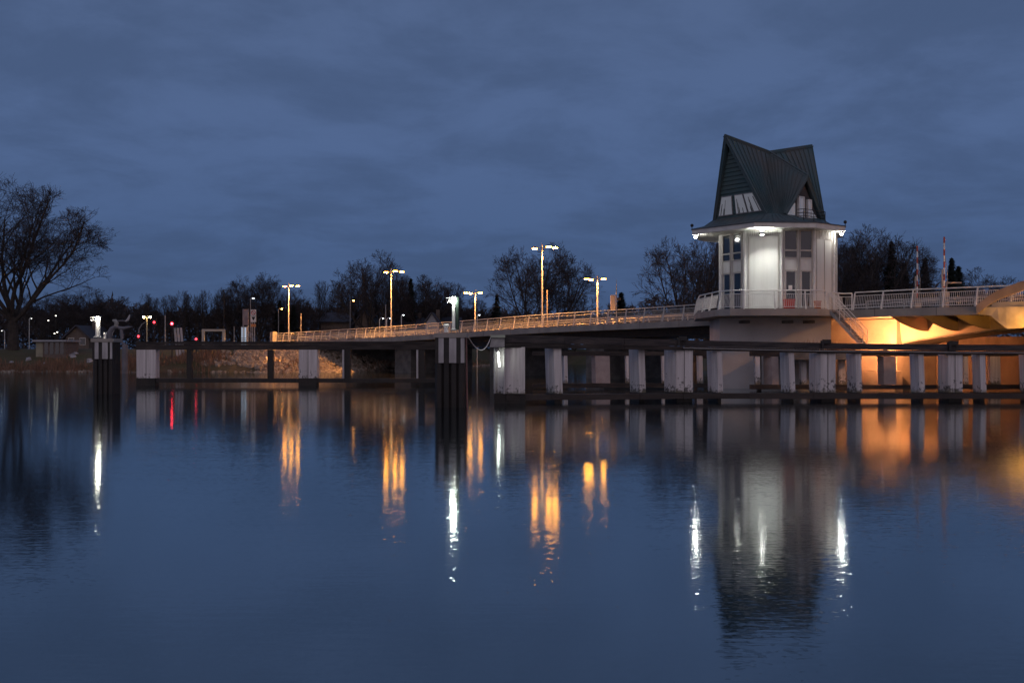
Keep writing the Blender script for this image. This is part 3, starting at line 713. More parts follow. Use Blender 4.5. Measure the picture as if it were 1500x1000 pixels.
# eave lamps at the corners
for i, (fx_, fz) in enumerate(((0, 0), (1, 0), (3, 0), (6, 0))):
    v = EV[fx_]; c = Vector((TO[0]+(v.x-TO[0])*0.955, TO[1]+(v.y-TO[1])*0.955, ZS-0.17))
    if fx_ == 1: c = Vector((at(1116, 60.75), 60.75, ZS-0.24))
    k = MB(); k.tube([(c.x, c.y, ZS-0.002), (c.x, c.y, c.z+0.08)], [0.05, 0.11], 8); f_ = build('eave_lamp', k, M_grey, tw)
    k = MB(); k.ball((c.x, c.y, c.z-(0.17 if fx_ == 1 else 0)), 0.045 if fx_ == 1 else 0.078, 10); build('bulb', k, G_eave, f_)
    if fx_ == 1:
        k = MB(); k._lathe((c.x, c.y, c.z-0.02), [(0.15, 0.03), (0.155, -0.16), (0.145, -0.16), (0.14, 0.02)], 14); build('hood', k, M_grey, f_)
        k = MB(); k.tube([(c.x, c.y, c.z-0.02), (c.x, c.y, c.z)], 0.135, 12); build('reflector_disc', k, G_eavef, f_)
k = MB()
for v in (EV[0], EV[3]):
    c = Vector((v.x, v.y, ZE)); k.tube([c, c+Vector((0, 0, 0.16))], 0.025, 6); k.ball((c.x, c.y, c.z+0.24), 0.11, 8)
build('finial', k, M_dark, tw)
# stairs from the platform down to the fender walk
st = thing('stairs', 'steep steel stairs descending from the right end of the tower platform', 'stairs', (19.6, 60.6, 4.9))
a = Vector((19.35, 60.9, 4.95)); b = Vector((21.0, 59.6, 2.7)); side = Vector((0.62, 0.78, 0))*0.8
tr_ = MB(); n = 12
for i in range(n):
    c = a.lerp(b, (i+0.5)/n); d = (b-a); d.z = 0; d.normalize(); w_ = d*0.13
    tr_.hexa([c-w_-Vector((0, 0, 0.03)), c+w_-Vector((0, 0, 0.03)), c+w_+side-Vector((0, 0, 0.03)), c-w_+side-Vector((0, 0, 0.03)), c-w_, c+w_, c+w_+side, c-w_+side])
build('tread', tr_, M_grey, st)
for o in (Vector((0, 0, 0)), side):
    k = MB(); k.hexa([a+o-Vector((0, 0, 0.16)), b+o-Vector((0, 0, 0.16)), b+o*1.04-Vector((0, 0, 0.16)), a+o*1.04-Vector((0, 0, 0.16)), a+o+Vector((0, 0, 0.08)), b+o+Vector((0, 0, 0.08)), b+o*1.04+Vector((0, 0, 0.08)), a+o*1.04+Vector((0, 0, 0.08))]) if o.length else k.hexa([a-side*0.04-Vector((0, 0, 0.16)), b-side*0.04-Vector((0, 0, 0.16)), b-Vector((0, 0, 0.16)), a-Vector((0, 0, 0.16)), a-side*0.04+Vector((0, 0, 0.08)), b-side*0.04+Vector((0, 0, 0.08)), b+Vector((0, 0, 0.08)), a+Vector((0, 0, 0.08))])
    build('stringer', k, M_grey, st)
    k = MB(); k.tube([a+o+Vector((0, 0, 1.0)), b+o+Vector((0, 0, 1.0)), b+o], 0.025, 5); k.tube([a+o+Vector((0, 0, 0.55)), b+o+Vector((0, 0, 0.55))], 0.018, 5)
    for f in (0.0, 0.33, 0.66): c = a.lerp(b, f)+o; k.tube([c, c+Vector((0, 0, 1.0))], 0.02, 5)
    build('handrail', k, M_white, st)
# red and orange boxes standing on the platform
def crate(x0, x1, y0, y1, d, m, label, name):
    r = thing(name, label, 'box', (at((x0+x1)/2, d), d, ZP+0.02))
    w_ = at(x1, d)-at(x0, d); h = zt(y0, d)-zt(y1, d)
    build('body', MB().box(-w_/2, w_/2, -0.2, 0.2, 0, h*0.8), m, r, world=False)
    build('lid', MB().prism([(-w_/2-0.02, -0.22), (w_/2+0.02, -0.22), (w_/2+0.02, 0.22), (-w_/2-0.02, 0.22)], h*0.8, h), m, r, world=False)
crate(1149, 1163, 438, 452, 60.6, M_red, 'red box on the platform behind the railing below the glass door', 'storage_box')
crate(1194, 1201, 440, 452, 61.0, mat('orange_paint', (0.5, 0.16, 0.08)), 'narrow orange box on the platform near the top of the stairs', 'storage_box')
wd = MB(); rnd = random.Random(5)
for i in range(170):
    x = rnd.uniform(at(1165, 59.6), at(1226, 59.6)) if i % 3 else rnd.uniform(at(1170, 59.6), at(1300, 59.6)); y = rnd.uniform(59.2, 60.0); h = rnd.uniform(0.15, 0.8)*(1 if i % 3 else 0.5); lx = rnd.uniform(-0.25, 0.25)
    wd.tube([(x, y, 2.35), (x+lx*0.4, y, 2.35+h*0.6), (x+lx, y, 2.35+h)], [0.014, 0.011, 0.004], 3, cap=False)
tag(build('dry_weeds', wd, M_reed), kind='stuff')
wk = MB(); wk.box(at(1150, 59.7), at(1258, 59.7), 59.2, 63.9, 1.9, 2.34)
tag(build('landing', wk, M_concd), 'low concrete landing at the foot of the stairs behind the fender', 'landing')

# ------------------------------------------------------------------ fenders
def plan_panel(x0, xm, x1, d, back=0.85):
    """panel with a raked left flank x0..xm and a front xm..x1"""
    return [(at(x0, d+back), d+back), (at(xm, d), d), (at(x1, d), d), (at(x1, d)+0.03, d+0.5), (at(x0, d+back)+0.25, d+back+0.35)]
def jitter_beam(mb, x0, x1, d0, d1, z0a, z0b, z1a, z1b, dep, n):
    rnd = random.Random(int(x0*7+z1a*100))
    pa = []
    for i in range(n+1):
        f = i/n; x = x0+(x1-x0)*f; d = d0+(d1-d0)*f; j = rnd.uniform(-0.012, 0.012)
        pa.append((x, d+j, z0a+(z0b-z0a)*f+rnd.uniform(-0.01, 0.01), z1a+(z1b-z1a)*f+rnd.uniform(-0.012, 0.012)))
    for (xa, da, l0, u0), (xb, db, l1, u1) in zip(pa, pa[1:]):
        mb.hexa([(xa, da, l0), (xb-0.012, db, l1), (xb-0.012, db+dep, l1), (xa, da+dep, l0), (xa, da, u0), (xb-0.012, db, u1), (xb-0.012, db+dep, u1), (xa, da+dep, u0)])
    return mb
D = 48.0
fo = thing('fender_wall', 'long outer timber fender with white mouldy boards in front of the control tower', 'fender wall', (at(1100, D), D, 0), 0, 'timber fenders in the river')
K = [(738, 46.3, 3.20, 2.60), (1000, 48, 2.97, 2.48), (1200, 48, 2.83, 2.335), (1400, 48, 2.745, 2.27), (1540, 48, 2.72, 2.25), (1760, 48, 2.70, 2.24)]
tb = MB(); tb2 = MB()
for (xa, da, ua, la), (xb, db, ub, lb) in zip(K, K[1:]):
    n = max(2, int((at(xb, db)-at(xa, da))/2.6))
    h = 0.62
    jitter_beam(tb, at(xa, da), at(xb, db), da, db, la+(ua-la)*(1-h), lb+(ub-lb)*(1-h), ua, ub, 0.45, n)
    jitter_beam(tb2, at(xa, da), at(xb, db), da-0.07, db-0.07, la, lb, la+(ua-la)*(1-h)-0.012, lb+(ub-lb)*(1-h)-0.012, 0.5, n)
build('top_beam', tb, mat('weathered_beam', (0.036, 0.033, 0.036), (0.10, 0.083, 0.08), 3.0, 0.8, 0, 0.8, 12, (0.3, 1, 2), lo=0.4, hi=0.75), fo)
build('lower_plank', tb2, M_timber, fo)
ln_ = MB()
for (xa, da, ua, la), (xb, db, ub, lb) in zip(K[1:], K[2:]):
    za, zb = la+(ua-la)*0.17, lb+(ub-lb)*0.17
    ln_.hexa([(at(xa, da), da-0.12, za), (at(xb, db), db-0.12, zb), (at(xb, db), db-0.073, zb), (at(xa, da), da-0.073, za), (at(xa, da), da-0.12, za+0.035), (at(xb, db), db-0.12, zb+0.035), (at(xb, db), db-0.073, zb+0.035), (at(xa, da), da-0.073, za+0.035)])
build('steel_strip', ln_, M_grey, fo)
lb_ = MB(); jitter_beam(lb_, at(742, 46.6), at(1000, 48), 46.4, 47.8, 0.14, 0.14, 0.40, 0.40, 0.5, 4); jitter_beam(lb_, at(1000, 48), at(1760, 48), 47.8, 47.8, 0.14, 0.14, 0.40, 0.40, 0.5, 8)
build('lower_beam', lb_, mat('waterside_beam', (0.035, 0.028, 0.026), (0.055, 0.045, 0.042), 2, 0.7, 0, 0.6, 9, (0.3, 1, 1)), fo)
def utop(x, d):                                    # underside of the upper beam
    for (xa, da, ua, la), (xb, db, ub, lb) in zip(K, K[1:]):
        if x <= xb: f = (x-xa)/(xb-xa); return la+(lb-la)*f-0.004
    return 2.25
for x0, xm, x1 in ((798, 811, 822), (921, 935, 944), (973, 990, 1015), (1035, 1050, 1057), (1142, 1155, 1163), (1185, 1202, 1224), (1239, 1253, 1261), (1332, 1345, 1353), (1374, 1389, 1410), (1423, 1435, 1443), (1492, 1505, 1514), (1558, 1571, 1594), (1640, 1652, 1661), (1725, 1738, 1760)):
    big = x1-x0 > 30; k = MB(); k.prism(plan_panel(x0, xm, x1, 48.05 if x0 > 900 else 46.9), 0.43, utop(xm, 48), (0.0 if big else 0.07, 0)); pb = build('board', k, M_board, fo)
    if big:
        for xx in ((xm+x1)/2,): g = MB(); g.box(at(xx, 48)-0.012, at(xx, 48)+0.012, 48.035, 48.06, 0.43, utop(xm, 48)-0.01); build('board_joint', g, M_dark, pb)
        k = MB(); k.prism(plan_panel(x0+1, xm+1, x1-1, 48.1), -1.2, 0.425); build('pile', k, M_wet, fo)
        k = MB(); c = at(xm+12, 47.7); k.box(c-0.16, c+0.16, 47.85, 48.2, utop(xm, 48)+0.46, utop(xm, 48)+0.66); k.box(c-0.28, c-0.17, 47.85, 48.1, utop(xm, 48)+0.2, utop(xm, 48)+0.6); build('cleat', k, M_dark, fo)
    else:
        k = MB(); k.prism(plan_panel(x0+2, xm+1, x1-1, 48.1 if x0 > 900 else 47.0), -1.2, 0.425, (0.05, 0)); build('pile', k, M_wet, fo)
# end unit with the lamp box
k = MB(); k.box(at(740, 46.4), at(769, 46.4), 46.4, 47.2, 0.45, 2.62); build('board', k, M_board, fo)
k = MB(); k.hexa([(at(723, 46.9), 46.9, 0.45), (at(740, 46.4)-0.004, 46.4, 0.45), (at(740, 46.4)-0.004, 47.3, 0.45), (at(723, 46.9), 47.3, 0.45), (at(723, 46.9), 46.9, 2.58), (at(740, 46.4)-0.004, 46.4, 2.58), (at(740, 46.4)-0.004, 47.3, 2.58), (at(723, 46.9), 47.3, 2.58)]); build('board', k, M_board, fo)
k = MB(); k.tube([(at(725, 46.6), 46.75, 0.45), (at(725, 46.6), 46.75, 2.55)], 0.06, 6); k.tube([(at(738.5, 46.2), 46.3, 0.45), (at(738.5, 46.2), 46.3, 2.55)], 0.06, 6); build('board_post', k, M_stripe_w, fo)
k = MB(); k.box(at(724, 46.5), at(770, 46.5), 46.5, 47.6, -1.2, 0.44); build('pile', k, M_wet, fo)
k = MB(); k.hexa([(at(717, 46), 46.0, 2.62), (at(739, 46), 46.0, 2.62), (at(739, 46), 47.2, 2.62), (at(717, 46), 47.2, 2.62), (at(720, 46), 46.05, 3.05), (at(739, 46), 46.05, 3.05), (at(739, 46), 47.2, 3.05), (at(720, 46), 47.2, 3.05)])
bx = build('lamp_box', k, M_grey, fo)
k = MB(); k.box(at(718.5, 45.9), at(740, 45.9), 45.9, 47.3, 3.054, 3.18); build('box_lid', k, mat('pale_green_lid', (0.5, 0.55, 0.46)), bx)
lh = thing('hanging_lamp', 'white tube lamp hanging under the grey box at the left end of the outer fender', 'lamp', (at(729, 46.2), 46.2, 2.6))
k = MB(); k.tube([(at(727, 46.2), 46.25, 2.62), (at(729, 46.2), 46.15, 2.36)], [0.09, 0.07], 8); build('lamp_holder', k, M_grey, lh)
k = MB(); k.tube([(at(729.5, 46.1), 46.12, 2.40), (at(731.5, 46.1), 46.12, 1.72)], 0.035, 8); build('tube', k, glow('tube_lamp', (0.93, 1.0, 0.88), 16), lh)

# inner fender (far side of the passage)
DI = 63.0
def inner(x_list, label, xa, xb, d, ztop):
    r = thing('fender_wall', label, 'fender wall', (at((xa+xb)/2, d), d, 0), 0, 'timber fenders in the river')
    k = MB(); jitter_beam(k, at(xa, d), at(xb, d), d, d, ztop, ztop, ztop+0.28, ztop+0.28, 0.4, 8); build('top_beam', k, M_timber, r)
    k = MB(); jitter_beam(k, at(xa, d), at(xb, d), d, d, 0.10, 0.10, 0.36, 0.36, 0.4, 8); build('lower_beam', k, M_timber, r)
    for x0, xm, x1, wht in x_list:
        k = MB()
        if wht: k.prism(plan_panel(x0, xm, x1, d+0.03, 0.5), 0.38, ztop-0.004, (0.04, 0)); build('board', k, M_board if wht == 1 else mat('rusty_board', (0.46, 0.38, 0.37), (0.36, 0.29, 0.28), 2), r)
        else: k.box(at(x0, d), at(x1, d), d+0.42, d+0.8, -1.2, ztop); build('pile', k, M_wet, r)
    return r
inner([(823, 826, 831, 1), (866, 872, 893, 2), (915, 917, 921, 1), (968, 970, 975, 1), (1020, 1023, 1029, 1)], 'inner timber fender seen between the boards of the outer one, left of the tower base', 780, 1040, DI, 2.12)
inner([(1104, 1106, 1113, 1), (1113, 1113, 1118, 0), (1118, 1130, 1140, 2), (1170, 1173, 1181, 1), (1226, 1228, 1238, 1), (1285, 1294, 1312, 2), (1409, 1411, 1418, 1), (1446, 1450, 1465, 1)], 'inner timber fender seen between the boards of the outer one, right of the tower base', 1100, 1540, 60.5, 2.10)

# left fender
DL = 69.0
fl = thing('fender_wall', 'left timber fender with two white boards and wide openings showing the stony bank', 'fender wall', (at(400, DL), DL, 0), 0, 'timber fenders in the river')
k = MB(); jitter_beam(k, at(199, DL), at(641, DL), DL, DL, 2.50, 2.50, 2.86, 2.86, 0.5, 7)
build('top_beam', k, M_timber, fl)
k = MB(); jitter_beam(k, at(199, DL), at(641, DL), DL+0.02, DL+0.02, 2.872, 2.872, 3.06, 3.06, 0.4, 9); build('top_plank', k, M_timber, fl)
k = MB(); jitter_beam(k, at(229, DL), at(641, DL), DL, DL, 0.22, 0.22, 0.50, 0.50, 0.5, 6); build('lower_beam', k, M_wet, fl)
for x0, x1 in ((200.5, 228.5), (438, 465)):
    k = MB(); k.box(at(x0, DL), at(x1, DL), DL-0.06, DL+0.7, 0.52, 2.497); pb = build('board', k, M_board, fl)
    k = MB(); k.box(at((x0+x1)/2, DL)-0.012, at((x0+x1)/2, DL)+0.012, DL-0.068, DL-0.061, 0.52, 2.49); build('board_joint', k, M_dark, pb)
    k = MB(); k.box(at(x0-0.5, DL), at(x1-1, DL), DL-0.03, DL+0.8, -1.2, 0.515); build('pile', k, M_wet, fl)
for x0, x1, wh in ((273, 280, 0), (391.5, 399.5, 0), (503, 513, 1), (611.5, 622, 1)):
    k = MB(); k.box(at(x0, DL), at(x1, DL), DL+0.06, DL+0.45, 0.502, 2.497); po = build('post', k, M_wet, fl)
    if wh: k = MB(); k.box(at(x0-1.5, DL), at(x0+1.2, DL), DL-0.05, DL+0.058, 0.515, 2.49); build('white_edge', k, M_stripe_w, po)

# mooring posts
def dolphin(label, xl, xr, d, ztop, zs, stripes, cap_over=0.06):
    w_ = at(xr, d)-at(xl, d); cx = (at(xr, d)+at(xl, d))/2
    r = thing('mooring_post', label, 'mooring post', (cx, d+w_/2, 0), 0, 'striped mooring posts')
    k = MB(); n = 4; sw = w_/n
    rr = random.Random(3)
    for i in range(n):
        for j in range(n):
            if 0 < i < n-1 and 0 < j < n-1: continue
            x = cx-w_/2+sw*(i+0.5); y = d+sw*(j+0.5)
            k.tube([(x, y, -1.5), (x, y, ztop-0.2-rr.uniform(0, 0.01))], sw*0.54, 10)
    build('pile_cluster', k, M_wet, r, smooth=False)
    k = MB(); k.box(cx-w_/2+sw*0.3, cx+w_/2-sw*0.3, d+sw*0.3, d+w_-sw*0.3, -1.4, ztop-0.23); build('core', k, M_dark, r)
    for i, (a, b) in enumerate(stripes):
        k = MB(); x0_, x1_ = at(a, d), at(b, d)
        k.box(x0_, x1_, d-0.07, d-0.035, zs, ztop-0.21); build('white_stripe', k, M_stripe_w, r)
    k = MB(); k.box(cx-w_/2, cx+w_/2, d-0.03, d+0.02, zs-0.02, ztop-0.205); build('back_board', k, M_dark, r)
    k = MB(); k.box(cx-w_/2-cap_over, cx+w_/2+cap_over, d-0.1, d+w_+0.08, ztop-0.2, ztop); build('cap', k, M_conc, r)
    return r, cx, w_
dolphin('big dark mooring post with white stripes, nearest to the viewer in the middle', 637.5, 681, 43.0, 3.22, 1.93, ((642.5, 650), (658, 668.5), (675, 680.5)))
dolphin('smaller dark mooring post with white stripes at the left, away from the fenders', 135.5, 165.5, 56.0, 3.13, 1.98, ((139.5, 145), (150.5, 158.5), (162, 165)))

def beacon(label, x, ytop, ybot, d, wpx, gl, dark, lampx):
    z0, z1 = zt(ybot, d), zt(ytop, d); cx = at(x, d); w_ = wpx*d/F_PX/2
    r = thing('beacon_lamp', label, 'beacon lamp', (cx, d, z0), 0, 'beacon lamps on the mooring posts')
    build('base_plate', MB().lathe((0, 0, 0), [(w_*1.9, 0), (w_*1.9, 0.05), (w_*1.2, 0.09)], 12), M_grey, r, world=False)
    build('column', MB().tube([(0, 0, 0.08), (0, 0, z1-z0-0.30)], w_, 12), M_white, r, world=False)
    if dark: build('shade', MB().tube([(w_*2.0, 0.12, 0.05), (w_*2.0, 0.12, z1-z0-0.04)], w_*1.3, 10), mat('green_tube', (0.03, 0.05, 0.04)), r, world=False)
    hd = build('lamp_head', MB().lathe((0, -0.05, z1-z0-0.06), [(w_*0.8, 0), (w_*1.6, 0.03), (w_*1.4, 0.07)], 12), M_grey, r, world=False)
    k = MB(); k.ball((lampx, -w_-0.10, z1-z0-0.17), 0.085, 10); build('bulb', k, gl, hd, world=False)
    k = MB()
    for i in range(7):
        a_ = pi*(0.55+0.1*i); k.tube([(0, -0.05, z1-z0-0.06), (cos(a_)*0.28-0.05, -0.1-0.04*i, z1-z0-0.08), (cos(a_)*0.22-0.04, -0.1-0.04*i, z1-z0-0.30)], 0.008, 4)
    build('cage', k, M_white, r, world=False)
beacon('bright white beacon lamp on top of the big middle mooring post', 664.5, 434, 484.5, 43.55, 5.0, G_white, True, 0.0)
beacon('bright white beacon lamp on top of the smaller left mooring post', 143.5, 463, 494.5, 56.4, 7.0, G_beacon, False, 0.12)
def bollard(label, x, y0, y1, d, wpx):
    z0 = zt(y1, d); h = zt(y0, d)-z0; w_ = wpx*d/F_PX/2
    k = MB(); k.lathe((0, 0, 0), [(w_, 0), (w_*0.9, h*0.08), (w_*0.82, h*0.62), (w_*1.25, h*0.70), (w_*1.3, h*0.86), (w_*0.9, h)], 14)
    o = build('bollard', k, M_white); o.location = (at(x, d), d, z0); tag(o, label, 'bollard', 'bollards on the mooring posts')
bollard('white bollard on the cap of the big middle mooring post, left of its lamp', 653.5, 474.5, 486.6, 43.5, 7)
bollard('small white bollard on the cap of the left mooring post, right of its lamp', 154, 487, 495.8, 56.4, 4)
# rope from the mooring post to the grey box, and a slim marker pole
k = MB(); a = Vector((at(684, 43.6), 43.6, zt(490, 43.6))); b = Vector((at(719, 46.2), 46.2, zt(494, 46.2)))
pts = []
for i in range(15):
    f = i/14; c = a.lerp(b, f); c.z -= 0.62*4*f*(1-f)*(0.75+0.5*f); pts.append(c)
k.tube(pts, 0.022, 6); tag(build('mooring_rope', k, M_white), 'pale rope sagging between the big mooring post and the grey box', 'rope')
k = MB(); k.tube([(at(684.5, 43.4), 43.4, -0.8), (at(682.8, 43.4), 43.4, zt(494, 43.4))], [0.045, 0.04], 8); tag(build('marker_pole', k, M_pink), 'slim faded red pole in the water against the big mooring post', 'pole')

# ------------------------------------------------------------------ far bank things
def sim_lamp(name, label, x, ytop, d, cat='street lamp', gl=G_farsod, side=0.0, group=None, r_=0.16, polem=None, ybase=None):
    gz = ground_z(at(x, d), d) if ybase is None else zt(ybase, d)
    r = thing(name, label, cat, (at(x, d), d, gz), 0, group); h = zt(ytop, d)-gz
    pts = [(0, 0, 0), (0, 0, h-0.15)]+([(side*0.5, 0, h+0.08), (side, 0, h+0.04)] if side else [(0, 0, h)])
    build('pole', MB().tube(pts, 0.05, 6), polem or M_grey, r, world=False)
    hd = build('lamp_head', MB().lathe((side, 0, h+0.02), [(r_*1.3, 0), (r_*1.2, 0.05), (0.05, 0.12)], 8), M_dark, r, world=False)
    build('bulb', MB().ball((side, 0, h-0.04), r_, 8, 0.6), gl, hd, world=False)
    return r
fo_g = 'street lamps beyond the far bank'
sim_lamp('street_lamp', 'orange street lamp glowing among dark trees just left of the leftmost tall bridge lamp', 408, 452, 150, gl=G_farsod, side=0.5, group=fo_g, r_=0.13)
sim_lamp('street_lamp', 'orange street lamp glowing above the houses between the two left bridge lamps', 513, 440, 150, gl=G_farsod, side=0.5, group=fo_g, r_=0.13)
sim_lamp('street_lamp', 'dim white street lamp high above the notice boards', 367, 436.5, 140, gl=glow('dim_lens', (0.8, 0.85, 0.9), 2), side=0.4, group=fo_g, r_=0.2)
r = thing('street_lamp', 'two-headed warm street lamp beside the red signal lights', 'street lamp', (at(215.3, 140), 140, ground_z(at(215.3, 140), 140)), 0, fo_g)
h = zt(463.5, 140)-r.location.z
build('pole', MB().tube([(0, 0, 0), (0, 0, h)], 0.06, 6), mat('bright_pole', (0.8, 0.7, 0.5)), r, world=False); build('arm', MB().tube([(-0.45, 0, h), (0.45, 0, h)], 0.04, 6), M_grey, r, world=False)
for sx in (-0.45, 0.45):
    hd = build('lamp_head', MB().lathe((sx, 0, h+0.02), [(0.2, 0), (0.16, 0.1)], 8), M_grey, r, world=False); build('bulb', MB().ball((sx, 0, h-0.08), 0.14, 8), G_warm, hd, world=False)
for x, y, lb, sd in ((556, 466, 'small curved white street lamp left of its twin behind the bridge railing', 0.5), (566.5, 466, 'small curved white street lamp right of its twin behind the bridge railing', 0.5), (588, 461, 'small white street lamp just right of the middle bridge lamp', 0.3), (699, 461, 'small white street lamp beside the far-side lamp near the big mooring post', 0.3), (38+5, 466, 'slim white lamp post on the far bank right of the big tree', 0.3), (7, 484, 'slim pale lamp post at the left edge before the big tree', -0.4)):
    sim_lamp('street_lamp', lb, x, y, 138, gl=G_cold if x > 500 else glow('faint_lens', (0.9, 0.9, 0.85), 2.5), side=sd, group=fo_g, r_=0.09, polem=M_white)
for x, y, lb in ((82, 462, 'white house light high in the dark trees left of the left mooring post'), (80, 488, 'white garden light above the hut at the left'), (84, 486, 'second white garden light just right of its twin above the hut'), (71, 469, 'faint light in the trees above the lamp post')):
    sim_lamp('garden_lamp', lb, x, y, 134, 'garden lamp', glow('garden_lens', (1, 0.93, 0.8), 5), 0, 'garden lights on the far bank', 0.1, M_dark)
def signal(x, y, d, lb, gl=None):
    gz = ground_z(at(x, d), d); r = thing('signal_light', lb, 'signal light', (at(x, d), d, gz), 0, 'red signal lights on the far bank'); h = zt(y, d)-gz
    build('pole', MB().tube([(0, 0, 0), (0, 0.1, h+0.3)], 0.05, 6), M_dark, r, world=False)
    build('housing', MB().box(-0.18, 0.18, 0.0, 0.2, h-0.35, h+0.35), M_dark, r, world=False)
    build('lens', MB().ball((0, -0.04, h), 0.13, 10), gl or G_red, r, world=False)
signal(203, 492.5, 112.5, 'lowest red signal light, furthest left, just above the left fender', G_redd)
signal(226, 472, 114, 'red signal light on a pole right of the two-headed warm lamp', G_redd)
signal(252, 474, 114.5, 'red signal light on a pole above the slanted white boards')
signal(287.5, 496.5, 113, 'low red signal light left of the pale portal frame', G_redd)
k = MB(); x_ = at(203, 120); gz = ground_z(x_, 120)
k.tube([(x_, 120, gz), (x_+0.05, 120, zt(482, 120)), (x_+0.4, 120, zt(475, 120)), (at(214, 120), 120, zt(471, 120))], [0.07, 0.07, 0.06, 0.04], 6); tag(build('curved_mast', k, M_grey), 'curved grey mast bending right beneath the two-headed lamp', 'mast')
# pale portal frame
d = 116; r = thing('portal_frame', 'pale goal-shaped portal frame above the left fender', 'portal frame', (at(313, d), d, ground_z(at(313, d), d)))
gz = r.location.z; ht = zt(482, d)
for x in (298, 328): build('upright', MB().box(at(x-1.8, d), at(x+1.8, d), d-0.14, d+0.14, gz-0.1, ht-0.26), mat('pale_post', (0.55, 0.5, 0.42)), r)
build('crossbar', MB().box(at(296.2, d), at(329.8, d), d-0.14, d+0.14, ht-0.258, ht), mat('pale_post', (0.55, 0.5, 0.42)), r)
for i, x in enumerate((260, 264.5, 269)):
    d = 115; gz = ground_z(at(x, d), d)-0.1; k = MB()
    k.hexa([(at(x-1.6, d), d, gz), (at(x+1.6, d), d, gz), (at(x+1.6, d), d+0.08, gz), (at(x-1.6, d), d+0.08, gz), (at(x-5.6, d), d, zt(480, d)), (at(x-2.6, d), d, zt(480, d)), (at(x-2.6, d), d+0.08, zt(480, d)), (at(x-5.6, d), d+0.08, zt(480, d))])
    tag(build('slanted_board', k, M_stripe_w), ('left', 'middle', 'right')[i]+' one of three slanted pale boards leaning together beside the red light', 'board', 'slanted boards on the bank')
# notice boards and mast
d = 117; gz = ground_z(at(365, d), d)
r = thing('notice_board', 'tall boarded sign frame on two posts, left of the symbol signs', 'notice board', (at(359, d), d, gz))
build('panel', MB().box(at(355.5, d), at(364.5, d), d-0.05, d+0.05, zt(476, d), zt(453, d)), mat('pinkish_board', (0.22, 0.17, 0.18), (0.30, 0.25, 0.25), 2), r)
for x in (356, 363.5): build('post', MB().box(at(x-0.7, d), at(x+0.7, d), d+0.052, d+0.16, gz-0.1, zt(452.5, d)), M_grey, r)
r = thing('waterway_sign', 'stack of square waterway signs with a red-ringed symbol and two small plates', 'sign', (at(370, d), d, gz))
build('post', MB().box(at(368.5, d), at(370, d), d+0.03, d+0.12, gz-0.1, zt(453, d)), M_grey, r); build('post', MB().box(at(372, d), at(373.4, d), d+0.03, d+0.12, gz-0.1, zt(453, d)), M_grey, r)
build('plate', MB().box(at(367.5, d), at(375.3, d), d-0.03, d+0.028, zt(462, d), zt(453.5, d)), M_white, r)
pl = build('plate', MB().box(at(367.5, d), at(375.3, d), d-0.03, d+0.028, zt(471.5, d), zt(462.6, d)), M_white, r)
cx_ = at(371.4, d); cz_ = zt(457.8, d)
ring = MB(); ring.tube([(cx_+0.24*cos(a_*pi/8), d-0.05, cz_+0.24*sin(a_*pi/8)) for a_ in range(17)], 0.035, 4); ring.tube([(cx_-0.17, d-0.05, cz_+0.17), (cx_+0.17, d-0.05, cz_-0.17)], 0.03, 4); build('red_ring', ring, M_red, r)
tri = MB(); tri.v = [(cx_-0.24, d-0.05, zt(464, d)), (cx_+0.24, d-0.05, zt(464, d)), (cx_, d-0.05, zt(469.5, d)), (cx_-0.24, d-0.032, zt(464, d)), (cx_+0.24, d-0.032, zt(464, d)), (cx_, d-0.032, zt(469.5, d))]; tri.f = [(2, 1, 0), (3, 4, 5), (0, 1, 4, 3), (1, 2, 5, 4), (2, 0, 3, 5)]
build('dark_triangle', tri, M_dark, pl)
for x in (369.4, 373.4): build('small_plate', MB().box(at(x-1.7, d), at(x+1.7, d), d-0.03, d+0.028, zt(478.5, d), zt(474.5, d)), mat('orange_plate', (0.6, 0.28, 0.12)), r)
d = 118; r = thing('kiosk', 'small kiosk with a cold blue-white lit front below the notice boards', 'kiosk', (at(357, d), d, gz))
build('body', MB().box(at(353, d), at(361.5, d), d, d+0.9, gz-0.1, zt(478, d)), M_grey, r); build('lit_front', MB().box(at(354, d), at(360.8, d), d-0.02, d-0.003, gz+0.05, zt(479.5, d)), G_blueroom, r)
g_ = MB()
for i in range(7): zz_ = gz+0.15+i*0.22; g_.box(at(353.6, d), at(361, d), d-0.05, d-0.022, zz_, zz_+0.05)
for x in (356.2, 358.6): g_.box(at(x-0.3, d), at(x+0.3, d), d-0.053, d-0.051, gz, zt(479, d))
build('grille', g_, M_dark, r)
def mast(x, y0, d, r_, lb, m=M_grey):
    gz = ground_z(at(x, d), d); k = MB(); k.tube([(at(x, d), d, gz-0.1), (at(x, d), d, zt(y0, d))], [r_*1.3, r_], 6); tag(build('mast', k, m), lb, 'mast', 'thin masts on the far bank')
mast(328, 424, 120, 0.045, 'tallest thin mast rising from the right end of the portal frame', M_dark)
mast(242, 462, 122, 0.07, 'dark mast between two red signal lights')
mast(565, 446, 135, 0.07, 'thin pale mast just left of the middle bridge lamp')
mast(441, 459, 130, 0.05, 'thin grey mast just right of the leftmost bridge lamp')
mast(343, 478, 119, 0.05, 'short thin mast right of the portal frame')
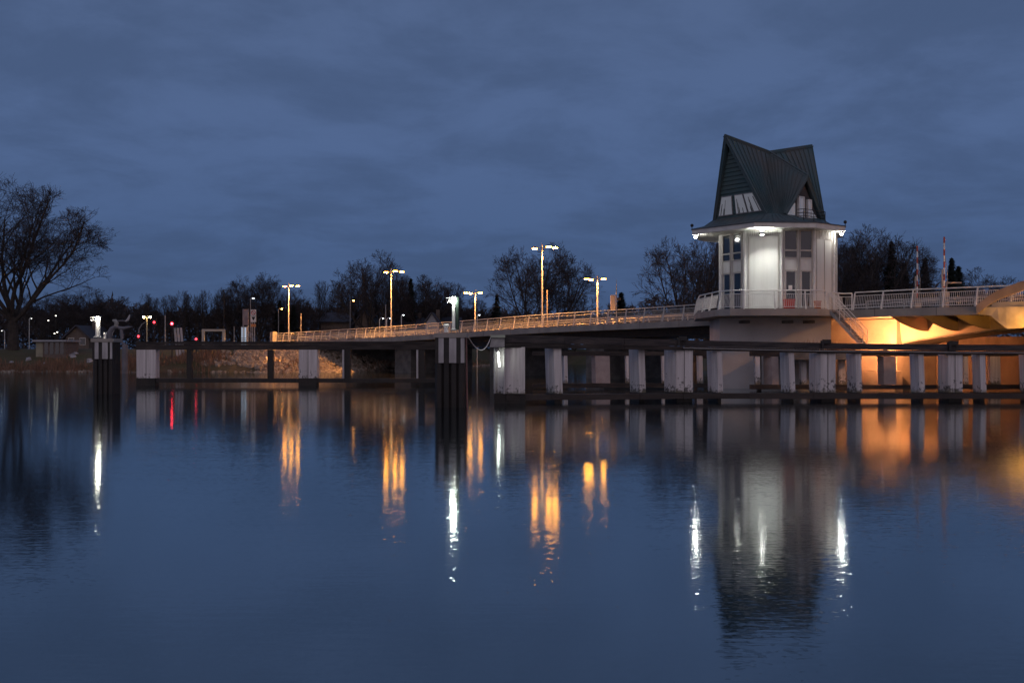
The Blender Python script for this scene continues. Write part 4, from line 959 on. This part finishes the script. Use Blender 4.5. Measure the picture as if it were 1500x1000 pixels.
# hut
d = 118; gz = ground_z(at(75, d), d)
r = thing('hut', 'low flat-roofed hut with a pale end wall on the left bank', 'hut', (at(75, d), d, gz))
build('wall', MB().box(at(53, d), at(96, d), d, d+3.5, gz-0.2, zt(500.5, d)), M_brick, r)
build('end_wall', MB().box(at(53, d), at(63, d), d-0.06, d-0.003, gz-0.2, zt(500.5, d)), mat('pale_wall', (0.35, 0.33, 0.24), (0.27, 0.26, 0.2), 2), r)
build('roof', MB().box(at(50, d), at(99, d), d-0.5, d+3.9, zt(500.4, d), zt(497.8, d)), M_housew, r)
for x in (68, 76, 84, 91): build('window', MB().box(at(x-2.6, d), at(x+2.6, d), d-0.03, d-0.004, gz+0.4, zt(501.5, d)), M_glassd, r)
# sculpture
d = 104.5; r = thing('sculpture', 'curved grey sculpture with a raised white tip behind the left mooring post', 'sculpture', (at(173, d), d, -0.6))
def stroke(pts, rr, n, m, name):
    k = MB(); k.tube([W(x, y, d) for x, y in pts], [v*d/F_PX for v in rr], n); return build(name, k, m, r)
M_sc = mat('sculpture_grey', (0.20, 0.20, 0.23), (0.13, 0.13, 0.15), 1, 0.5)
stroke([(161, 496), (161, 487), (164, 482), (168, 479), (174, 479)], [3.4, 4, 4, 3, 2], 8, M_sc, 'body')
stroke([(174, 480), (180, 481), (187, 479.5), (194, 478.5)], [2.6, 2.6, 2.0, 0.8], 8, M_sc, 'arm')
stroke([(170, 478), (171, 473), (169, 470), (165, 469)], [3, 3.2, 3.0, 1.2], 8, mat('sculpture_pale', (0.40, 0.40, 0.38)), 'head')
stroke([(172, 470), (179, 469.5), (185, 470)], [1.0, 0.8, 1.0], 6, M_sc, 'wing')
stroke([(184, 470.5), (187, 469), (189, 465), (190.2, 461)], [1.2, 1.8, 1.6, 0.9], 8, M_stripe_w, 'wing_tip')
stroke([(163, 494), (164, 488), (168, 481)], [1.2, 1.6, 1.0], 6, M_stripe_w, 'light_band')
stroke([(178, 482), (179, 496)], [2.4, 2.6], 8, M_sc, 'post'); stroke([(183, 504), (183, 512), (183, 560)], [4, 4.5, 4.5], 8, M_sc, 'plinth'); stroke([(170, 497), (183, 504)], [1.5, 1.5], 6, M_sc, 'stay')

# houses
def house(lb, x0, x1, d, yev, yri, wallm, rzv, gable_front, dep=9.0, lit=()):
    w_ = at(x1, d)-at(x0, d); cx = at((x0+x1)/2, d); gz = ground_z(cx, d); r = thing('house', lb, 'house', (cx, d, gz), rzv, 'houses beyond the bridge')
    he = zt(yev, d)-gz; hr = zt(yri, d)-gz
    build('wall', MB().box(-w_/2, w_/2, 0, dep, -0.3, he), wallm, r, world=False)
    if gable_front:
        g = MB(); g.v = [(-w_/2, 0, he), (w_/2, 0, he), (0, 0, hr), (-w_/2, dep, he), (w_/2, dep, he), (0, dep, hr)]; g.f = [(0, 1, 2), (5, 4, 3), (0, 3, 4, 1), (1, 4, 5, 2), (2, 5, 3, 0)]; build('gable', g, wallm, r, world=False)
        k = MB(); k.slab([(-w_/2-0.4, -0.4, he-0.3), (0, -0.4, hr+0.05), (0, dep+0.4, hr+0.05), (-w_/2-0.4, dep+0.4, he-0.3)][::-1], 0.2); k.slab([(w_/2+0.4, -0.4, he-0.3), (0, -0.4, hr+0.05), (0, dep+0.4, hr+0.05), (w_/2+0.4, dep+0.4, he-0.3)], 0.2); rf_ = build('roof', k, M_roof, r, world=False)
    else:
        k = MB(); k.slab([(-w_/2-0.3, -0.5, he-0.1), (w_/2+0.3, -0.5, he-0.1), (w_/2+0.3, dep/2, hr), (-w_/2-0.3, dep/2, hr)], 0.2); k.slab([(-w_/2-0.3, dep/2, hr), (w_/2+0.3, dep/2, hr), (w_/2+0.3, dep+0.5, he-0.1), (-w_/2-0.3, dep+0.5, he-0.1)], 0.2); rf_ = build('roof', k, M_roof, r, world=False)
        for s_ in (-1, 1):
            g = MB(); g.v = [(s_*w_/2, 0, he), (s_*w_/2, dep, he), (s_*w_/2, dep/2, hr-0.2), (s_*(w_/2-0.1), 0, he), (s_*(w_/2-0.1), dep, he), (s_*(w_/2-0.1), dep/2, hr-0.2)]; g.f = [(0, 1, 2), (5, 4, 3), (0, 3, 4, 1), (1, 4, 5, 2), (2, 5, 3, 0)]; build('gable', g, wallm, r, world=False)
    build('chimney', MB().box(w_*0.15, w_*0.15+0.6, dep/2-0.3, dep/2+0.3, he, hr+0.8), M_brick, rf_, world=False)
    n = max(2, int(w_/2.4))
    for i in range(n):
        x = -w_/2+w_*(i+0.5)/n; k = MB(); k.box(x-0.45, x+0.45, -0.08, -0.003, he*0.35, he*0.35+1.1); f_ = build('window', k, M_white, r, world=False)
        k = MB(); k.box(x-0.38, x+0.38, -0.10, -0.082, he*0.35+0.07, he*0.35+1.03); build('pane', k, glow('cosy_window', (1, 0.62, 0.3), 0.8) if i in lit else M_glassd, f_, world=False)
    return r
house('house with a pale gable facing the river, left of the big mooring post', 622, 643, 158, 476, 459, M_housew, 0, True)
house('long low house with a slate blue roof right of the middle bridge lamp', 585, 621, 162, 478, 464, M_housew, 0, False)
house('house with a slate blue roof partly behind the big mooring post', 644, 672, 162, 478, 463, M_brick, 0, False)
house('dark gabled house left of the pair of curved white lamps', 520, 548, 160, 474, 456, M_brick, 0, True, lit=(1,))
house('long low dark house behind the twin curved lamps', 549, 584, 165, 476, 466, M_brick, 0, False)
house('dark house left of the red-brown tree glow', 470, 512, 165, 470, 456, M_brick, 0, False)
house('dark gabled house among the trees on the left bank', 96, 130, 150, 494, 478, M_brick, 0, True)

# ------------------------------------------------------------------ stones and reeds at the waterline
rnd = random.Random(11)
st_ = MB()
def stone(mb, c, r_):
    pts = []; n = len(mb.v)
    for z in (-0.6, 0.1, 0.7):
        for k_ in range(5):
            a_ = 2*pi*k_/5+rnd.uniform(-0.4, 0.4); q = r_*rnd.uniform(0.6, 1.15)*(1 if z < 0.5 else 0.55); mb.v.append((c[0]+cos(a_)*q, c[1]+sin(a_)*q, c[2]+z*r_*rnd.uniform(0.7, 1.1)))
    for l in range(2):
        for k_ in range(5): k2 = (k_+1) % 5; mb.f.append((n+l*5+k_, n+l*5+k2, n+(l+1)*5+k2, n+(l+1)*5+k_))
    mb.f.append(tuple(n+10+k_ for k_ in range(5)))
for i in range(3000):
    x = rnd.uniform(-34.5, -13); y = shore(x)+rnd.uniform(-1.0, 13.5)
    if x < -31 and rnd.random() < 0.5: continue
    stone(st_, (x, y, max(ground_z(x, y), -0.1)), rnd.uniform(0.13, 0.42))
for i in range(500):
    x = rnd.uniform(-75, 4); stone(st_, (x, shore(x)+rnd.uniform(-0.7, 0.5), 0.0), rnd.uniform(0.15, 0.4))
tag(build('stones', st_, M_rock), kind='stuff')
rd = MB()
for i in range(9000):
    x = rnd.uniform(-90, -33.0) if i % 4 else rnd.uniform(-33, 2); y = shore(x)+rnd.uniform(-1.2, 4.5); z = max(ground_z(x, y), -0.15); h = rnd.uniform(0.5, 1.5)*(1 if x < -33 else 0.4)*(0.75+0.35*sin(x*0.7)+0.2*sin(x*2.3))
    l = rnd.uniform(-0.25, 0.25); n = len(rd.v); w_ = rnd.uniform(0.02, 0.05)
    rd.v += [(x-w_, y, z), (x+w_, y, z), (x+l*0.5+w_*0.7, y+rnd.uniform(-.1, .1), z+h*0.6), (x+l, y, z+h), (x+l*0.5-w_*0.7, y, z+h*0.6)]; rd.f += [(n, n+1, n+2, n+4), (n+4, n+2, n+3)]
tag(build('reeds', rd, M_reed), kind='stuff')
bw = MB()
for i in range(40):
    x = rnd.uniform(at(-10, 112), at(130, 112)); y = rnd.uniform(114, 121); 
    if i < 14: stone(bw, (x, y, ground_z(x, y)), rnd.uniform(0.25, 0.5))
tag(build('pale_stones', bw, M_housew), kind='stuff')

# ------------------------------------------------------------------ trees
def bare(seed, H, nlimb, upr, spread, lev=5, trunk_h=0.22, r0=None, twig_r=0.016, kids=(7, 6, 5, 4), lf=(0.50, 0.50, 0.52, 0.5), limb=0.6, wob=1.0, rx=0.5, zc=0.56, rz=0.45):
    """a leafless broadleaf: a short trunk, a few leading limbs, then ever finer branches"""
    R = random.Random(seed); T_ = MB(); C_ = MB(); r0 = r0 or H*0.019
    def perp(d):
        v = Vector((R.gauss(0, 1), R.gauss(0, 1), R.gauss(0, 1))); v -= d*v.dot(d); return v.normalized()
    def inside(q, lv):                                   # rounded crown outline, a little ragged
        a = (q.x*q.x+q.y*q.y)/(H*rx)**2+((q.z-H*zc)/(H*rz))**2 if q.z > H*zc else (q.x*q.x+q.y*q.y)/(H*rx)**2+((q.z-H*zc)/(H*rz*1.15))**2
        return a < R.uniform(0.80, 1.12)
    def grow(p, d, L, r_, lv):
        n = 8 if lv == 1 else (5 if lv == 2 else (4 if lv == 3 else 2))
        pts = [p.copy()]; dirs = [d.copy()]
        for i in range(n):
            d = (d+perp(d)*R.uniform(0.05, 0.24)*wob*(1.0 if lv < 3 else 1.3)+Vector((0, 0, upr*(0.09 if lv < 4 else 0.04)))).normalized()
            p = p+d*L/n; pts.append(p.copy()); dirs.append(d.copy())
            if i > 0 and not inside(p, lv): break
        n = len(pts)-1; e = 0.22
        rad = [max(twig_r*0.5, r_*(1-(1-e)*(i/n)**0.8)) for i in range(n+1)]
        (T_ if lv <= 2 else C_).tube(pts, rad, 7 if lv == 1 else (5 if lv == 2 else 3), cap=False)
        if lv >= lev: return
        k = kids[lv-1]+R.choice((-1, 0, 0, 1))
        for j in range(k):
            f = 0.22+0.78*(j+R.uniform(0.1, 0.9))/k
            f = min(f, 0.99); q = f*n; i0 = int(q); pp = pts[i0].lerp(pts[min(i0+1, n)], q-i0); dd = dirs[min(i0+1, n)]
            an = radians(R.uniform(28, 62)); nd = (dd*cos(an)+perp(dd)*sin(an)+Vector((0, 0, upr*0.15))).normalized()
            if lv > 1 and not inside(pp, lv): continue
            ln = L*lf[lv-1]*R.uniform(0.75, 1.15)*(1.25-0.62*f)
            grow(pp, nd, ln, max(rad[min(i0, n)]*R.uniform(0.45, 0.65), twig_r*0.7), lv+1)
    th = H*trunk_h
    T_.tube([(0, 0, -0.3), (0.02*H*R.uniform(-.3, .3), 0, th*0.5), (0, 0, th)], [r0*1.45, r0*1.05, r0*0.95], 9, cap=False)
    for i in range(nlimb):
        a_ = 2*pi*(i+R.uniform(-0.25, 0.25))/max(nlimb-1, 1); til = radians(R.uniform(spread*0.6, spread)) if i else radians(R.uniform(2, 10))
        d = Vector((cos(a_)*sin(til), sin(a_)*sin(til), cos(til)))
        grow(Vector((0, 0, th*R.uniform(0.80, 1.0))), d, H*limb*R.uniform(0.88, 1.08)*(1.0 if til < 0.5 else 0.95), r0*R.uniform(0.5, 0.72), 1)
    return T_, C_
def mk_tree(name, label, TC, H, loc, rz, sc=(1, 1, 1), group='bare trees beyond the river', mats=None, cat='tree'):
    r = thing(name, label, cat, loc, rz, group); r.scale = sc
    build('trunk', TC[0], M_bark, r, world=False); build('crown', TC[1], (mats or M_twig), r, world=False)
    return r
def place(proto, x, ytop, d, label, H, rz, wide=1.0, ybase=None):
    gx = at(x, d); gz = ground_z(gx, d) if ybase is None else zt(ybase, d); need = zt(ytop, d)-gz; s = need/H
    o = copy_tree(proto); o.location = (gx, d, gz); o.rotation_euler = (0, 0, rz); o.scale = (s*wide, s*wide, s); o['label'] = label
    return o
def top_of(TC):
    q = sorted(v[2] for v in TC[1].v); return q[int(len(q)*0.992)]
# the big tree on the left bank
TCb = bare(seed=3, H=21, nlimb=8, upr=0.45, spread=52, kids=(11, 8, 6, 5), r0=0.46, twig_r=0.024, trunk_h=0.19, limb=0.78, lf=(0.52, 0.5, 0.5, 0.5), rx=0.50, zc=0.52, rz=0.48)
Hb = top_of(TCb); d = 122; x_ = at(19, d); s_ = (zt(268, d)-ground_z(x_, d))/Hb
mk_tree('bare_tree', 'huge bare spreading tree at the left edge of the picture', TCb, 21, (x_, d, ground_z(x_, d)), 4.2, (s_*1.14, s_*1.14, s_*0.96))
# prototypes
protos = []
spec = [dict(seed=8, H=16, nlimb=8, upr=0.5, spread=55, kids=(10, 7, 6, 4), twig_r=0.026, trunk_h=0.16, limb=0.8, rx=0.5, zc=0.55, rz=0.45),
        dict(seed=12, H=16, nlimb=8, upr=0.85, spread=44, kids=(10, 7, 5, 4), twig_r=0.026, trunk_h=0.14, limb=0.8, rx=0.36, zc=0.55, rz=0.46),
        dict(seed=35, H=14, nlimb=8, upr=0.5, spread=60, kids=(9, 7, 5, 4), twig_r=0.028, trunk_h=0.12, limb=0.75, rx=0.56, zc=0.48, rz=0.5),
        dict(seed=47, H=16, nlimb=5, upr=1.6, spread=22, kids=(7, 5, 4, 3), twig_r=0.026, trunk_h=0.14, limb=0.8, lf=(0.4, 0.5, 0.5, 0.5), rx=0.25, zc=0.52, rz=0.5)]
labs = [(790, 365, 145, 'broad bare tree standing alone behind the tallest street lamp', 0, 0.9),
        (541, 371, 158, 'tall dense bare tree left of the middle bridge lamp', 1, 1.0),
        (1018, 352, 112, 'bare tree with a clear trunk left of the control tower', 0, 0.85),
        (1254, 335, 118, 'tall bare tree immediately right of the control tower', 1, 1.15)]
first = {}
for kw in spec:
    TC = bare(**kw); protos.append((TC, top_of(TC)))
pobj = {}
def tree(pi_, x, ytop, d, label, rz=0.0, wide=1.0):
    TC, Ht = protos[pi_]
    gx = at(x, d); gz = ground_z(gx, d)-0.1; s = (zt(ytop, d)-gz)/Ht
    if pi_ not in pobj:
        pobj[pi_] = mk_tree('bare_tree', label, TC, Ht, (gx, d, gz), rz, (s*wide, s*wide, s)); return pobj[pi_]
    o = copy_tree(pobj[pi_]); o.location = (gx, d, gz); o.rotation_euler = (0, 0, rz); o.scale = (s*wide, s*wide, s); o['label'] = label; return o
for x, y, d, lb, k_, wd_ in labs: tree(k_, x, y, d, lb, 0.3, wd_)
more = [(0, 1290, 350, 122, 'bare tree at the right of the pair beside the tower', 1.0), (1, 1237, 345, 125, 'bare tree half hidden behind the right edge of the tower', .8), (3, 1034, 350, 126, 'slim upright bare tree just left of the tower', 0.9),
        (2, 1437, 393, 135, 'small rounded bare tree right of the barrier booms', 0.9), (2, 1408, 404, 150, 'low bare tree between the right boom and the rounded tree', 1.0),
        (0, 380, 403, 165, 'bare tree above the notice boards', 1.0), (2, 352, 418, 170, 'lower bare tree left of the notice boards', 1.1),
        (2, 437, 425, 165, 'rounded reddish bare tree right of the leftmost bridge lamp', 1.0), (3, 470, 410, 170, 'slim bare tree with upright branches, nearer the leftmost bridge lamp', .9), (1, 512, 412, 172, 'bare tree merging with the left side of the tall dense one', .9),
        (1, 566, 392, 168, 'bare tree directly behind the middle bridge lamp', .9), (2, 628, 404, 165, 'rounded bare tree behind the houses', 1.1), (0, 614, 405, 172, 'bare tree behind the conifer near the middle bridge lamp', .9), (2, 676, 430, 170, 'small bare tree right of the big mooring post lamp', 1.0),
        (2, 128, 421, 170, 'small bare tree above the left mooring post', 1.0), (2, 108, 432, 165, 'low bare tree left of the left mooring post', 1.1), (2, 172, 434, 160, 'dark low bare tree behind the sculpture', 1.3), (0, 60, 430, 175, 'bare tree showing beneath the branches of the huge one', 1.0), (3, 150, 432, 170, 'slim low bare tree above the left mooring lamp', 1.2),
        (2, 745, 436, 172, 'low bare tree just right of the lone conifer', 1.0), (2, 842, 440, 175, 'low bare tree right of the broad lone tree', 1.0), (2, 712, 436, 172, 'low bare tree left of the lone conifer', 1.0), (2, 940, 432, 170, 'low bare tree right of the signal mast', 1.0), (2, 990, 428, 166, 'low bare tree at the foot of the clear-trunked tree', 1.0)]
for k_, x, y, d, lb, w_ in more: tree(k_, x, y+(14 if 690 < x < 1000 else 2), d, lb, (x*1.7) % 6.28, w_)
# row of pollard-like upright trees
R9 = random.Random(9)
xs_row = [214, 224, 235, 246, 257, 268, 279, 290, 301, 312, 322, 334]
nm = ['first', 'second', 'third', 'fourth', 'fifth', 'sixth', 'seventh', 'eighth', 'ninth', 'tenth', 'eleventh', 'twelfth']
for i, x in enumerate(xs_row): tree(3, x, R9.uniform(424, 438), 168+R9.uniform(-3, 3), nm[i]+' from the left in the row of upright bare trees behind the red signal lights', R9.uniform(0, 6), 0.75)
# conifers
def conifer(seed, H=14):
    R = random.Random(seed); T_ = MB(); C_ = MB(); T_.tube([(0, 0, -0.3), (0, 0, H*0.97)], [0.24, 0.03], 7, cap=False)
    for i in range(1700):
        f = R.random()**0.75; z = H*(0.06+0.94*f); layer = 0.72+0.28*abs(((z*1.15) % 1.0)-0.5)*2
        a_ = R.uniform(0, 2*pi); rmax = ((1-f)**0.85*H*0.20*layer+0.12)*(0.78+0.32*sin(a_*3+z*1.9)*sin(z*2.7+seed)); rr = rmax*R.uniform(0.25, 1.0); l = R.uniform(0.4, 1.15)*(0.6+0.6*(1-f))
        c = Vector((cos(a_)*rr, sin(a_)*rr, z-rr*0.28)); o_ = Vector((cos(a_), sin(a_), -0.35)).normalized(); s_ = Vector((-sin(a_), cos(a_), R.uniform(-.4, .4)))
        n = len(C_.v); w_ = l*0.28
        C_.v += [tuple(c-o_*l*0.4), tuple(c+s_*w_), tuple(c+o_*l*0.6), tuple(c-s_*w_+Vector((0, 0, -0.1)))]; C_.f.append((n, n+1, n+2, n+3))
    return T_, C_
TCc = [conifer(2), conifer(8)]; cobj = {}
for j, x, y, d, lb, w_ in ((0, 728, 431, 165, 'lone pointed conifer right of the far-side lamp', 1.1), (1, 602, 408, 165, 'dark conifer between the middle bridge lamp and the houses', 0.9), (0, 1306, 354, 118, 'dark conifer right of the bare trees beside the tower', 0.95), (1, 1325, 385, 122, 'smaller conifer right of the tall one near the left boom', 1.2), (1, 1355, 378, 125, 'conifer just right of the left barrier boom', 1.1), (0, 1394, 378, 124, 'conifer right of the right barrier boom', 1.1), (1, 1404, 390, 126, 'broader conifer right of both booms', 1.3), (1, 910, 428, 150, 'small conifer behind the signal mast', 1.5), (0, 430, 448, 160, 'small dark conifer beneath the leftmost bridge lamp', 1.4), (1, 410, 440, 162, 'dark conifer behind the orange lamp at the left', 1.4)):
    gx = at(x, d); gz = ground_z(gx, d)-0.2; s = (zt(y, d)-gz)/14
    if j not in cobj: cobj[j] = mk_tree('conifer', lb, TCc[j], 14, (gx, d, gz), 0, (s*w_, s*w_, s), 'conifers beyond the river', M_needle)
    else:
        o = copy_tree(cobj[j]); o.location = (gx, d, gz); o.rotation_euler = (0, 0, x % 6); o.scale = (s*w_, s*w_, s); o['label'] = lb
# far wood as one mass: leaf-sized twiggy faces through a belt behind everything
R = random.Random(77); fw = MB()
prof = [(-300, 440), (0, 458), (60, 455), (130, 450), (175, 444), (230, 458), (330, 457), (400, 450), (470, 452), (560, 450), (640, 448), (690, 456), (800, 462), (880, 456), (950, 440), (1030, 436), (1100, 430), (1230, 420), (1330, 420), (1390, 420), (1450, 430), (1600, 430), (2000, 430)]
def py(x):
    for (a, ya), (b, yb) in zip(prof, prof[1:]):
        if x <= b: return ya+(yb-ya)*(x-a)/(b-a)
    return 430
for i in range(60000):
    x = R.uniform(-300, 1900) if i % 3 else R.uniform(-40, 760); d = R.uniform(178, 200) if x < 990 else R.uniform(140, 165)
    top = zt(py(x)+4*sin(x*0.11)+3*sin(x*0.37+1)+R.gauss(0, 2.2), d); z = 1.5+(top-1.5)*R.random()**0.65; l = R.uniform(0.3, 1.1)
    v = Vector((R.gauss(0, 1), R.gauss(0, 0.6), R.gauss(0.5, 1))).normalized()*l; w_ = Vector((R.gauss(0, 1), R.gauss(0, 1), R.gauss(0, 1))).normalized()*l*R.uniform(0.12, 0.5)
    c = Vector((at(x, d), d, z)); n = len(fw.v); fw.v += [tuple(c-v), tuple(c+v), tuple(c+w_)]; fw.f.append((n, n+1, n+2))
tag(build('far_wood', fw, M_wood), kind='stuff')
